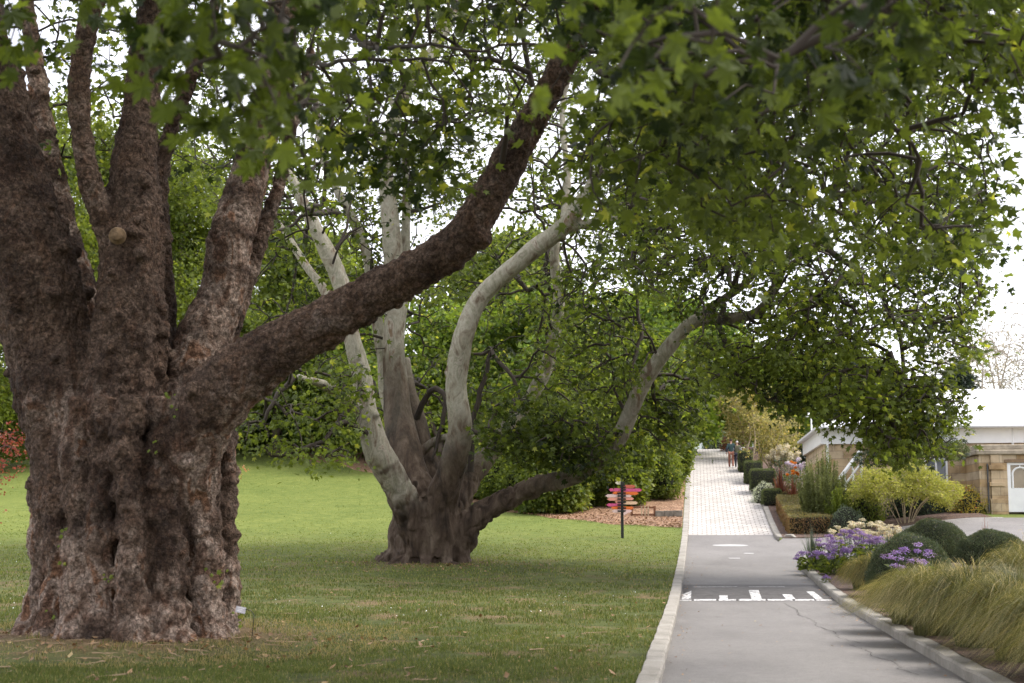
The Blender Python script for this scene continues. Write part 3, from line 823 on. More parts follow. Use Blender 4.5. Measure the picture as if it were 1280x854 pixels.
def remeshed(V, Fs, voxel):
    me = bpy.data.meshes.new('tmp'); me.from_pydata(V.tolist(), [], Fs); me.update()
    ob = bpy.data.objects.new('tmp', me); COL.objects.link(ob)
    md = ob.modifiers.new('r', 'REMESH'); md.mode = 'VOXEL'; md.voxel_size = voxel
    dg = bpy.context.evaluated_depsgraph_get()
    me2 = bpy.data.meshes.new_from_object(ob.evaluated_get(dg))
    bpy.data.objects.remove(ob); bpy.data.meshes.remove(me)
    n = len(me2.vertices); P = np.empty(n * 3, np.float32); me2.vertices.foreach_get('co', P); P = P.reshape(-1, 3).astype(float)
    ne = len(me2.edges); E = np.empty(ne * 2, np.int32); me2.edges.foreach_get('vertices', E); E = E.reshape(-1, 2)
    nf = len(me2.polygons); Lp = np.empty(len(me2.loops), np.int32); me2.loops.foreach_get('vertex_index', Lp)
    tot = np.empty(nf, np.int32); me2.polygons.foreach_get('loop_total', tot)
    assert (tot == 4).all()
    bpy.data.meshes.remove(me2)
    return P, E, Lp.reshape(-1, 4)
def relax(P, E, it, lam=.5):
    n = len(P); deg = np.bincount(E.ravel(), minlength=n)[:, None]
    for _ in range(it):
        S = np.stack([np.bincount(E[:, 0], P[E[:, 1], k], n) + np.bincount(E[:, 1], P[E[:, 0], k], n) for k in range(3)], -1)
        P = P + lam * (S / np.maximum(deg, 1) - P)
    return P
def vnormals(P, Fq):
    a = np.cross(P[Fq[:, 2]] - P[Fq[:, 0]], P[Fq[:, 3]] - P[Fq[:, 1]])
    Nn = np.stack([np.bincount(Fq.ravel(), np.repeat(a[:, k], 4), len(P)) for k in range(3)], -1)
    return Nn / (np.linalg.norm(Nn, axis=1, keepdims=True) + 1e-12)

def stem3(pts):
    """(px, py, radius px, Y) -> 3D points, radii"""
    P = np.array([at(a, b, Y) for a, b, r, Y in pts]).reshape(-1, 3); r = np.array([r / ppm(Y) for a, b, r, Y in pts])
    return P, r

def side_branches(P, r, n, rs, lo=.35, L0=1.2, L1=3.0, w=.3):
    out = []; T = np.gradient(P, axis=0); T /= np.linalg.norm(T, axis=1, keepdims=True)
    for _ in range(n):
        i = int(len(P) * rs.uniform(lo, .98)); i = min(i, len(P) - 1)
        d = rs.normal(size=3); d -= T[i] * d.dot(T[i]); d /= np.linalg.norm(d); d = d * .9 + T[i] * .6; d[2] += .25; d /= np.linalg.norm(d)
        L = rs.uniform(L0, L1); q = [P[i].copy()]; r0 = max(.022, min(.5 * r[i], .02 + .018 * L))
        for k in range(5):
            d = d + rs.normal(0, .28, 3) + [0, 0, .10 - .08 * k]; d /= np.linalg.norm(d); q.append(q[-1] + d * L / 5)
        out.append((np.array(q), np.linspace(r0, .008, 6)))
    return out

# ------------------------------------------------------------------ tree 1: the huge near plane tree
def near_tree():
    V, Fs, n0 = [], [], 0
    def add(P, r, sides=14):
        nonlocal n0
        v, f, c = tube_arr(P, r, sides); V.append(v); Fs.extend([[int(i) + n0 for i in q] for q in f]); Fs.extend([[int(i) + n0 for i in q] for q in c]); n0 += len(v)
    rs = np.random.default_rng(3)
    cx, cy = T1
    gz = float(H(cx, cy)) - .02
    # main body
    body = [(cx + .02, cy, gz - .4), (cx, cy, gz + .4), (cx - .02, cy, gz + 1.4), (cx, cy, gz + 2.3), (cx + .0, cy, gz + 3.1)]
    add(*smooth_path(body, [1.16, 1.10, 1.10, 1.10, 1.0], .3), 28)
    # the ribs that run up it
    nr = 17
    for k in range(nr):
        a = 2 * math.pi * (k + rs.uniform(-.25, .25)) / nr
        if math.sin(a) < -.35: continue
        rr0 = rs.uniform(1.06, 1.16)
        pts, rad = [], []
        ht = rs.uniform(2.6, 3.5); fl_ = rs.uniform(.3, 1.3)
        base_r = rs.uniform(.22, .34); ph = rs.uniform(0, 6)
        for t in np.linspace(0, 1, 16):
            z = gz - .3 + ht * t
            flare = .03 * max(0, 1 - (z - gz) / .6) ** 2
            q = a + .07 * math.sin(3 * t + ph)
            R_ = rr0 + flare * fl_ + .06 * math.sin(5 * t + ph * 2) - .12 * t
            pts.append((cx + R_ * math.cos(q) * 1.02, cy + R_ * math.sin(q) * .95, z))
            rad.append(base_r * (.72 + .62 * float(vnoise(np.array([[k * 3.7, ph, z * 2.6]]), 1., 8)[0])) * (1 - .25 * t) + .05 * flare)
        add(*smooth_path(pts, rad, .12), 12)
    # the columns that face the lawn, with beaded swellings
    fr = [(56, 40, 19, .04), (84, 72, 19, .02), (112, 108, 20, -.02), (146, 138, 20, .02), (184, 176, 20, -.16), (222, 212, 25, -.03), (262, 250, 24, .02), (283, 268, 14, .1)]
    for k, (pb, pt, rp, dy) in enumerate(fr):
        pts, rad = [], []; ph = rs.uniform(0, 6)
        for t in np.linspace(0, 1, 26):
            py = 828 - t * 330; px_ = pb + (pt - pb) * t + 4 * math.sin(5 * t + ph) + 2.5 * math.sin(13 * t + ph * 2)
            x_ = (px_ - 640) / F * 21; dx_ = min(abs(x_ - cx), 1.40); yy_ = cy - math.sqrt(1.52 ** 2 - dx_ ** 2) * .92 + dy + .20
            z_ = float(at(px_, py, yy_)[2]); fl = .16 * max(0, 1 - (z_ - gz) / .45) ** 2
            v_ = float(vnoise(np.array([[k * 5.1, 3., z_ * 2.1]]), 1., 14)[0])
            pts.append((x_ + (x_ - cx) * fl * .3, yy_ - fl * .5, z_)); rad.append(rp / 84 * (.80 + .26 * abs(math.sin(z_ * (4.0 + .5 * k) + ph)) + .35 * (v_ - .4)) * (1 - .12 * t) + fl * .12)
        add(*smooth_path(pts, rad, .07), 12)
    stems = {
        'left': [(95, 830, 30, 21.7), (92, 740, 34, 21.6), (90, 680, 42, 21.5), (88, 620, 50, 21.4), (84, 520, 60, 21.4), (62, 430, 64, 21.4), (40, 340, 66, 21.3), (16, 250, 62, 21.3), (-2, 170, 54, 21.2), (-18, 90, 50, 21.1), (-40, -40, 42, 20.9), (-70, -190, 33, 20.5), (-110, -350, 22, 20), (-140, -520, 10, 19.6)],
        'second': [(105, 470, 30, 22.4), (98, 380, 26, 22.6), (80, 290, 18, 22.8), (62, 200, 14, 23), (48, 110, 12, 23.2), (34, 10, 10, 23.5), (10, -130, 8, 24), (-10, -280, 5, 24.5)],
        'curved': [(158, 350, 26, 21.2), (140, 295, 19, 21.0), (118, 245, 15, 20.8), (104, 180, 13, 20.7), (98, 110, 13, 20.6), (110, 40, 13, 20.5), (128, -30, 12, 20.4), (150, -120, 10, 20.2), (160, -240, 6, 20)],
        'centre': [(158, 830, 30, 21.5), (158, 740, 32, 21.4), (156, 670, 42, 21.3), (152, 600, 52, 21.25), (155, 500, 58, 21.3), (162, 400, 50, 21.2), (166, 310, 45, 21.2), (170, 230, 37, 21.2), (174, 150, 28, 21.2), (184, 60, 25, 21.2), (204, -40, 23, 21.1), (230, -160, 18, 21), (250, -310, 12, 21), (255, -480, 6, 21)],
        'dark': [(192, 530, 28, 21.9), (198, 430, 24, 22.1), (197, 330, 20, 22.3), (196, 240, 16, 22.4), (212, 165, 12, 22.5), (238, 100, 10, 22.5), (270, 0, 8, 22.6), (300, -120, 5, 22.8)],
        'mid': [(225, 700, 40, 21.9), (228, 600, 48, 21.7), (240, 500, 38, 21.7), (258, 420, 33, 21.9), (280, 340, 30, 22.0), (303, 260, 26, 22.1), (322, 180, 23, 22.2), (340, 100, 21, 22.2), (352, 20, 20, 22.2), (366, -70, 18, 22.3), (380, -200, 13, 22.4), (390, -360, 7, 22.5)],
        'twin': [(282, 430, 13, 22.4), (306, 360, 11, 22.6), (326, 300, 10, 22.7), (345, 240, 9, 22.8), (362, 170, 8, 22.9), (390, 60, 6, 23)],
        'big': [(235, 830, 34, 21.6), (235, 740, 36, 21.5), (234, 660, 42, 21.3), (236, 590, 50, 21.0), (246, 545, 50, 20.8), (268, 500, 50, 20.6), (320, 450, 44, 20.4), (380, 415, 40, 20.2), (450, 378, 36, 20.0), (520, 342, 34, 19.8), (572, 305, 34, 19.6), (606, 250, 30, 19.5), (645, 185, 27, 19.4), (685, 115, 23, 19.2), (718, 50, 20, 19.0), (755, -25, 18, 18.6), (810, -120, 15, 18), (880, -230, 11, 17.2), (960, -330, 7, 16.4)],
        'snag': [(596, 300, 14, 19.5), (606, 292, 12, 19.35)],
        'fork': [(790, -85, 12, 18.2), (850, -60, 10, 17), (930, -40, 8, 15.8), (1020, -50, 6.5, 14.5), (1110, -60, 5, 13.5)],
    }
    sk = Skel(); limbpts = []
    thin = []
    for nm, s in stems.items():
        P, r = stem3(s); P, r = smooth_path(P, r, .16)
        if nm in ('left', 'centre', 'big', 'dark'): r = r * (.86 if nm != 'big' else .84 - .06 * sstep(P[:, 0], -3.5, -1))
        t = np.arange(len(r)); rn = r * (.93 + .14 * vnoise(P, 1.3, 4))
        P = P + .35 * rn[:, None] * (np.stack([vnoise(P, 1.1, q) for q in (1, 2, 3)], -1) - .5)
        add(P, rn, 14 if r.max() > .3 else 10)
        limbpts.append((nm, P, rn))
        if nm in ('left', 'centre', 'big', 'dark'):      # ribs that run on up the stems
            m_ = int(len(P) * .55); nrib = 9 if nm != 'dark' else 5
            for q in range(nrib):
                a = 2 * math.pi * (q + rs.uniform(-.3, .3)) / nrib; ph = rs.uniform(0, 6); e = int(m_ * rs.uniform(.6, 1)); tt = np.linspace(0, 1, e)
                aa = a + .35 * np.sin(tt * 4 + ph); rr_ = rn[:e] * (.84 if nm != 'big' else .8)
                ax = np.gradient(P, axis=0)[:e]; ax /= np.linalg.norm(ax, axis=1, keepdims=True); e1 = np.cross(ax, [0, 1., 0]); e1 /= np.linalg.norm(e1, axis=1, keepdims=True); e2 = np.cross(ax, e1)
                add(P[:e] + rr_[:, None] * (np.cos(aa)[:, None] * e1 + np.sin(aa)[:, None] * e2), rn[:e] * .30 * (1 - .55 * tt) * (.75 + .5 * vnoise(P[:e] + q * 5, 3.2, 6)) + .02, 8)
        k = np.argmax(P[:, 2] > 4.2) if nm != 'big' else len(P) // 2
        sk.limb(P[k:], 2.0)
    # burls
    ico = None
    for k in range(420):
        nm, P, r = limbpts[rs.choice([0, 0, 3, 3, 7, 1, 5])]
        if rs.random() < .5 or nm == 'mid':
            a = rs.uniform(0, 6.283); z = rs.uniform(.3, 3.0); c = np.array([cx + 1.33 * math.cos(a), cy + 1.27 * math.sin(a), gz + z]); rad = rs.uniform(.06, .15)
        else:
            i = rs.integers(0, int(len(P) * .6)); a = rs.uniform(0, 6.283); c = P[i] + r[i] * 1.06 * np.array([math.cos(a), math.sin(a), 0]); rad = rs.uniform(.045, .13) * (1 if r[i] > .3 else .5)
        lat = np.linspace(-1.4, 1.4, 6)
        add(np.stack([c[0] + 0 * lat, c[1] + 0 * lat, c[2] + rad * np.sin(lat)], -1), rad * np.cos(lat) + .005, 10)
    # cut knot on the curved branch
    P, E, Q = remeshed(np.concatenate(V), Fs, .028)
    P = relax(P, E, 2)
    Nn = vnormals(P, Q)
    low = sstep(6.5 - P[:, 2], 0, 3)
    Pw = P + .12 * (np.stack([vnoise(P, 3, q) for q in (1, 2, 3)], -1) - .5)
    w1 = 1 - worley(Pw * [1, 1, .85], 3.1, 5); w2 = 1 - worley(Pw * [1, 1, .8], 6.8, 9); w3 = 1 - worley(Pw, 13., 12)
    burly = .35 + .65 * sstep(vnoise(P, .9, 33), .3, .6)
    amt = (.45 + .55 * low)
    d = (w1 - .45) * .09 * amt * burly + (w2 - .45) * .085 * (.6 + .4 * low) * burly + (w3 - .45) * .035 + (fbm(P, 16, 21, 2) - .5) * .035
    P = P + Nn * d[:, None]
    # how much of the bark has flaked to pale patches: the limbs here, the base below
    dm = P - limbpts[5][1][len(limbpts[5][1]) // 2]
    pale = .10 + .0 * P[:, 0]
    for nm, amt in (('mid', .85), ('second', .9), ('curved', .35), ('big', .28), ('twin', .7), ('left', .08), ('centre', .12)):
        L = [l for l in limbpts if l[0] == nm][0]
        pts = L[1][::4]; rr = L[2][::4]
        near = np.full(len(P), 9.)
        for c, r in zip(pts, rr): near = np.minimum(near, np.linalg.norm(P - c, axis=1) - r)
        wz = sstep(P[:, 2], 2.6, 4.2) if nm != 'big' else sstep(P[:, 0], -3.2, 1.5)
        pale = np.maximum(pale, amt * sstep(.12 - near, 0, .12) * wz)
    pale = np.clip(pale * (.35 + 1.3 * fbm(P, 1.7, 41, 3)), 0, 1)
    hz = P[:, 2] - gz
    pale = np.maximum(pale, .95 * sstep(fbm(P * [1, 1, .7], 1.6, 55, 4) + .22 * sstep(2.2 - hz, 0, 2.2) + .10 * sstep(P[:, 0] - cx, .2, 1.4), .50, .72) * sstep(4.2 - hz, 0, 1.6))  # paler low and right: flaked bark, plus the light there put into colour
    root = empty('plane_tree', (cx, cy, gz))
    tag(root, 'huge near plane tree with burly ribbed brown trunk and long arching limb', 'tree')
    off = np.array([cx, cy, gz]); TP = P.copy()
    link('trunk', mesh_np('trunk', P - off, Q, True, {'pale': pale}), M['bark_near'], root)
    # cut knot
    kb = MB(); kc = at(147, 295, 20.62); 
    V_, F_, c_ = tube_arr([kc, kc + [.01, -.05, -.015]], [.13, .122], 16)
    kb.add(V_ - off, [tuple(f) for f in F_] + [tuple(c) for c in c_])
    V_, F_, c_ = tube_arr([kc + [0, -.04, 0], kc + [.005, -.075, 0]], [.09, .075], 14)
    kb.add(V_ - off, [tuple(f) for f in F_] + [tuple(c) for c in c_])
    kb.build('knot', simple('cut_knot', (.19, .125, .07), .9, .5, 14, 0, .8, 30), root, True)
    # ---- crown
    L = Leaves()
    lpx = np.array([(450, 378), (520, 342), (572, 305), (606, 250), (645, 185), (685, 115), (718, 50)], float)
    def clear_limb(P):
        Yc = P[:, 1] * math.cos(PITCH) + (P[:, 2] - CAMZ) * math.sin(PITCH); zc = -P[:, 1] * math.sin(PITCH) + (P[:, 2] - CAMZ) * math.cos(PITCH)
        q = np.stack([640 + F * P[:, 0] / Yc, 427 - F * zc / Yc], -1); dm = np.full(len(P), 1e9)
        for u_, v_ in zip(lpx[:-1], lpx[1:]):
            t = np.clip(((q - u_) @ (v_ - u_)) / ((v_ - u_) @ (v_ - u_)), 0, 1); dm = np.minimum(dm, np.linalg.norm(q - u_ - t[:, None] * (v_ - u_), axis=1))
        return P[(dm > 62) | (rng.random(len(P)) < .05)]
    def leafy(P, w, per, spread, size, kind, flat=.8, accent=.03, bias=0.):
        A = sk.grow(P, w)
        sprays_to_leaves(L, kind, P, A, per, spread, size, flat, .35, accent, 1.0, bias)
    # branches out of the big limb and high stems, first the far end over the path
    ext = [[(720, 60, 9, 19), (760, 90, 7, 17.5), (800, 60, 6, 15), (840, 20, 5, 12.5)],
           [(810, -120, 9, 18), (900, -60, 8, 15.5), (1000, 20, 6, 13.5), (1090, 120, 5, 13), (1150, 200, 4, 13.5)],
           [(960, -330, 8, 16), (1040, -190, 7, 13), (1100, -60, 6, 10), (1120, 30, 4, 8)],
           [(366, -70, 8, 22), (420, 20, 6, 18), (470, 60, 5, 15), (520, 55, 4, 13.5), (600, 62, 3, 13), (690, 58, 3, 12.6)],
           [(352, 20, 7, 22), (370, 60, 6, 18), (400, 80, 5, 15), (470, 75, 4, 14), (560, 78, 3, 13.6)],
           [(230, -160, 10, 21), (260, -220, 8, 15), (290, -180, 6, 10), (270, -60, 4, 7.6), (268, 20, 2.2, 7.2), (275, 70, 1.5, 7.1)],
           [(-70, -190, 10, 20), (-80, -200, 8, 15), (-20, -110, 5, 11), (30, 0, 3, 8.6)]]
    TV, TF, tn = [], [], 0
    for s in ext:
        P, r = stem3(s); P, r = smooth_path(P, r * .62, .25)
        P[1:-1] += rng.normal(0, .03, P[1:-1].shape)
        v, f, c = tube_arr(P, r, 7, tn); TV.append(v); TF.append(f); tn += len(v)
        sk.limb(P, 3.0)
    rb = np.random.default_rng(77)
    for nm, n_ in (('big', 9), ('mid', 6), ('centre', 5), ('left', 5), ('curved', 4), ('twin', 4)):
        Lm = [l for l in limbpts if l[0] == nm][0]
        for q, r_ in side_branches(Lm[1], Lm[2], n_, rb, .55, .8, 2.2):
            v, f, c = tube_arr(q, r_, 6, tn); TV.append(v); TF.append(f); tn += len(v); sk.limb(q, 3.0, 1)
    # very near hanging leaves
    leafy(region([(195, -60), (430, -60), (450, 20), (415, 110), (330, 165), (262, 135), (185, 70)], 6.6, 8.2, 46, .0), .3, 6, .28, .165, 'near', .5, .02, .05)
    leafy(region([(300, 100), (430, 100), (420, 190), (370, 215), (320, 180)], 9, 11, 16, .0), .3, 6, .28, .155, 'near', .5, .02, .05)
    leafy(region([(-60, -60), (125, -60), (120, 20), (60, 60), (-60, 60)], 8, 10.5, 32, .0), .3, 6, .28, .155, 'near', .5, .02, .05)
    leafy(region([(700, -60), (1160, -60), (1170, 60), (1080, 100), (1000, 150), (900, 150), (800, 120), (720, 60)], 5.4, 8.5, 30, .0), .3, 6, .30, .16, 'near', .6, .015, 0.)
    leafy(region([(690, -80), (1230, -80), (1210, 60), (1100, 130), (1000, 180), (880, 180), (800, 140), (720, 60)], 8.5, 13.5, 270, .42, .8, 4), .3, 9, .38, .155, 'near', .6, .01, -.12)  # darker tint: the shade from above put into these leaves
    leafy(region([(430, -70), (720, -70), (720, 20), (600, 30), (430, 30)], 11, 15, 30, .0), .3, 6, .3, .155, 'near', .6, .015, -.05)
    # the canopy over the path
    leafy(region([(790, -120), (1300, -120), (1300, 70), (1240, 130), (1262, 230), (1235, 300), (1130, 330), (1040, 280), (930, 300), (850, 250), (790, 130)], 12, 20, 1020, .46, .45, 5), .35, 9, .45, .155, 'mid', .75, .02, .02)
    leafy(region([(1170, -80), (1400, -80), (1400, 150), (1250, 125), (1200, 70)], 10, 15, 110, .0), .35, 9, .4, .16, 'mid', .75, .04, -.1)
    leafy(clear_limb(region([(380, -100), (860, -100), (860, 90), (780, 300), (700, 200), (620, 220), (520, 240), (400, 200)], 12, 18.5, 520, .48, .7, 8)), .35, 8, .42, .16, 'mid', .75, .05, -.03)
    leafy(region([(60, -100), (430, -100), (440, 150), (380, 330), (330, 300), (220, 230), (60, 200)], 22.6, 27, 330, .46, .5, 8), .35, 8, .5, .17, 'mid', .75, .03)
    leafy(region([(-300, -100), (60, -100), (20, 40), (-100, 150), (-300, 200)], 22, 26, 110, .4, .5, 8), .35, 8, .5, .17, 'mid', .75, .03)
    # overhead, above the frame: unseen leaves added to shade trunk, lawn and near leaves
    m_ = 9000; Yo = rng.uniform(1, 27, m_); Po = np.stack([rng.uniform(-13, 6.5, m_), Yo, np.maximum(7.5, 3.2 + .40 * Yo) + rng.uniform(0, 4.5, m_)], -1)
    Po = Po[fbm(Po, .35, 12, 2) > .42][:3000]
    leafy(Po, .35, 9, .65, .27, 'mid', .8, .03)
    # leafy shoots on the bark
    L2 = Leaves()
    for px, py in [(64, 668), (60, 680), (72, 705), (128, 722), (55, 772), (258, 716), (262, 735), (292, 768), (296, 778), (205, 495), (190, 560), (215, 505)]:
        q = at(px, py, 20.2); near_v = TP[np.argmin(np.linalg.norm((TP - q) * [1, .12, 1], axis=1) + 0 * TP[:, 1])]
        m_ = rng.integers(3, 6); C_ = np.repeat(near_v[None], m_, 0) + np.stack([rng.normal(0, .05, m_), -rng.uniform(.02, .12, m_), rng.normal(0, .05, m_)], -1)
        nr_ = rand_dir(m_) * .5; nr_[:, 1] -= .8; nr_[:, 2] += .4; tp_ = rand_dir(m_); tp_[:, 2] -= .6
        L2.put('mid', C_, nr_, tp_, rng.uniform(.05, .10, m_), rng.uniform(.5, 1, m_))
    L2.build('leaves', M['lime_leaf'], root, off)
    tw, tf = sk.twigs(.005, .42, .09)
    link('twigs', mesh_np('twigs', np.concatenate(TV + [tw]) - off, [np.concatenate(TF), tf + tn], True), M['twig'], root)
    L.build('crown', M['plane_leaf'], root, off)
    return limbpts
near_tree()

# ------------------------------------------------------------------ tree 2: the pale many-stemmed plane tree
def middle_tree():
    V, Fs, n0 = [], [], 0
    def add(P, r, sides=12):
        nonlocal n0
        v, f, c = tube_arr(P, r, sides); V.append(v); Fs.extend([[int(i) + n0 for i in q] for q in f]); Fs.extend([[int(i) + n0 for i in q] for q in c]); n0 += len(v)
    rs = np.random.default_rng(5)
    cx, cy = T2; gz = float(H(cx, cy)) - .02
    add(*smooth_path([(cx, cy, gz - .4), (cx, cy, gz + .3), (cx, cy, gz + 1.2), (cx + .05, cy, gz + 2.0)], [1.15, 1.05, 1.0, .8], .25), 22)
    for k in range(13):
        a = 2 * math.pi * k / 13 + rs.uniform(-.15, .15); pts, rad = [], []; ph = rs.uniform(0, 6); h_ = rs.uniform(1.8, 2.9)
        for t in np.linspace(0, 1, 12):
            z = gz - .3 + h_ * t; R_ = 1.0 + .28 * max(0, 1 - (z - gz) / .5) ** 2 * rs.uniform(.5, 1.6) + .04 * math.sin(6 * t + ph) - .12 * t
            q = a + .08 * math.sin(3 * t + ph); pts.append((cx + R_ * math.cos(q), cy + R_ * .92 * math.sin(q), z)); rad.append(.25 * (1 - .35 * t) * (1 + .15 * math.sin(9 * t + ph)))
        add(*smooth_path(pts, rad, .15), 10)
    S = {
        'a': [(522, 690, 26, 44.6), (516, 648, 24, 44.3), (500, 610, 22, 44), (476, 570, 20, 43.7), (458, 520, 17, 43.5), (450, 465, 15, 43.3), (440, 415, 13, 43), (427, 360, 13, 43), (412, 320, 12, 43), (392, 282, 10, 43), (372, 240, 8, 43), (350, 190, 6, 43)],
        'a2': [(458, 520, 10, 43.5), (428, 496, 9, 42.8), (402, 480, 7, 42), (372, 470, 5, 41)],
        'a3': [(443, 430, 8, 43), (410, 370, 8, 43.6), (378, 324, 6, 44), (350, 280, 4.5, 44.5)],
        'b': [(524, 690, 34, 45.4), (518, 630, 34, 45.5), (508, 575, 27, 45.7), (497, 520, 20, 46), (493, 450, 16, 46), (493, 380, 15, 46), (492, 310, 15, 46), (485, 250, 12.5, 46), (482, 200, 11.5, 46), (495, 140, 10, 46), (520, 95, 10, 46.3), (548, 52, 9, 46.6), (578, -10, 8, 47), (600, -90, 6, 47.5), (610, -180, 4.5, 48)],
        'bt': [(497, 430, 9, 46.4), (506, 330, 7.5, 46.6), (507, 240, 6, 46.8), (503, 170, 5, 47), (480, 100, 4.5, 47)],
        'b2': [(545, 660, 26, 46.3), (536, 600, 22, 46.8), (525, 550, 16, 47), (514, 500, 12, 47.2), (505, 450, 8, 47.5)],
        'c': [(545, 690, 30, 44.6), (550, 640, 25, 44.3), (563, 590, 21, 44), (572, 540, 18.5, 43.7), (571, 480, 16.5, 43.4), (580, 420, 15.5, 43), (604, 370, 14.5, 42.8), (650, 325, 13.5, 42.4), (700, 288, 13, 42), (735, 240, 10, 41.5), (760, 192, 9, 41.2), (790, 135, 8, 41), (828, 75, 7, 41), (868, 10, 5.5, 41), (900, -80, 4.5, 41)],
        'c2': [(700, 288, 9, 42), (735, 279, 6, 41.8), (770, 274, 4.8, 41.5), (803, 277, 4.5, 41)],
        'c3': [(702, 300, 8, 42), (709, 245, 5.5, 42.4), (706, 185, 5, 42.6), (703, 130, 4.5, 43), (715, 80, 4.5, 43)],
        'd': [(555, 660, 22, 46.2), (585, 600, 16, 46.8), (625, 552, 13, 47.2), (655, 510, 11, 47.3), (680, 465, 10.5, 47.2), (692, 420, 9.5, 47), (698, 370, 8.5, 46.8), (692, 320, 7, 46.6), (700, 270, 5.5, 46.4), (712, 200, 4.5, 46)],
        'e': [(560, 690, 26, 44.9), (585, 655, 21, 44.6), (622, 628, 17, 44.3), (665, 610, 14.5, 44), (710, 598, 13, 43.6), (748, 575, 12.5, 43.2), (774, 545, 12.5, 43), (788, 510, 12, 42.8), (808, 470, 11.5, 42.4), (838, 432, 11, 42), (870, 402, 10.5, 41.6), (912, 399, 9, 41), (946, 391, 8, 40.5), (966, 364, 7.5, 40), (980, 330, 5.5, 39.8), (1003, 293, 4.5, 39.5), (1045, 240, 3.8, 39), (1075, 180, 3.2, 38.5)],
        'e2': [(862, 408, 7, 41.7), (890, 384, 7, 41.5), (925, 360, 6, 41.2), (950, 335, 5, 41), (975, 322, 4, 41), (1010, 318, 3.5, 41)],
        'l': [(515, 600, 14, 46.6), (490, 520, 12, 47), (478, 450, 10, 47.3), (463, 335, 8, 47.5), (442, 275, 7, 47.7), (418, 232, 6, 48), (402, 190, 5, 48.2), (395, 120, 4.5, 48.5)],
        'low': [(520, 575, 8, 46), (545, 550, 6, 46), (580, 545, 6, 45.6), (605, 550, 5, 45.5)],
    }
    sk = Skel(); off = np.array([cx, cy, gz])
    lp = []
    for nm, s in S.items():
        P, r = stem3(s); P, r = smooth_path(P, r, .2); r = r * .88; t = np.arange(len(r))
        r = r * (.93 + .14 * vnoise(P, 1.1, 4))
        P = P + .5 * r[:, None] * (np.stack([vnoise(P, .8, q) for q in (1, 2, 3)], -1) - .5)
        add(P, np.maximum(r, .06), 10); lp.append((nm, P, r))
        k = min(len(P) - 3, np.argmax(P[:, 2] > (4.4 if nm[0] != 'a' else 3.6))) if P[-1, 2] > 4.4 else len(P) // 2
        if True: sk.limb(P[k:], 2.0)
        # knots
        if nm in 'abcde' and len(nm) == 1:
            for q in rs.integers(len(P) // 4, int(len(P) * .8), 6):
                a = rs.uniform(0, 6.28); c = P[q] + r[q] * .9 * np.array([math.cos(a), -abs(math.sin(a)), 0]); rr = r[q] * rs.uniform(.25, .4); lat = np.linspace(-1.4, 1.4, 5)
                add(np.stack([c[0] + 0 * lat, c[1] + 0 * lat, c[2] + rr * np.sin(lat)], -1), rr * np.cos(lat) + .004, 8)
    P, E, Q = remeshed(np.concatenate(V), Fs, .046)
    P = relax(P, E, 2); Nn = vnormals(P, Q); low = sstep(4.5 - P[:, 2], 0, 2.5)
    rid = 1 - np.abs(2 * fbm(P * [1, 1, .22] + .2 * vnoise(P, 2, 6)[:, None], 5.5, 91, 2) - 1)
    P = P + Nn * ((fbm(P * [1, 1, .5], 2.6, 11, 3) - .5) * (.07 + .16 * low) + (fbm(P * [1, 1, .3], 10, 21, 2) - .5) * (.02 + .05 * low) - rid ** 5 * .09 * low)[:, None]
    h = P[:, 2] - gz
    pale = sstep(h + 1.6 * (fbm(P, .9, 61, 3) - .5), 2.6, 5.2)
    def sd(names, i0=0, step=3):
        o_ = np.full(len(P), 9.)
        for l in lp:
            if l[0] in names:
                for q, r_ in zip(l[1][i0::step], l[2][i0::step]): o_ = np.minimum(o_, np.linalg.norm(P - q, axis=1) - r_)
        return o_
    nz_ = .25 * (fbm(P, 1.5, 62, 2) - .5)
    pale = np.maximum(pale, .85 * sstep(.14 - sd(('a',)) + nz_, 0, .1) * sstep(h + 3 * nz_, 1.3, 2.4)); pale = np.maximum(pale, .6 * sstep(.15 - sd(('e',), 8), 0, .1) * sstep(P[:, 0], 0, 4))
    pale = pale * (1 - .85 * sstep(.2 - sd(('b', 'b2')) , 0, .1) * sstep(7.4 + 6 * nz_ - h, 0, 2))
    pale = pale * (1 - .7 * sstep(P[:, 0], 5.0, 6.0))  # limb over the path darkened: its shade put into the bark colour
    root = empty('plane_tree', (cx, cy, gz))
    tag(root, 'plane tree in the middle of the lawn, dark foot splitting into many pale grey stems', 'tree')
    link('trunk', mesh_np('trunk', P - off, Q, True, {'pale': pale}), M['bark_pale'], root)
    # thin bare dark boughs
    TV, TF, tn = [], [], 0
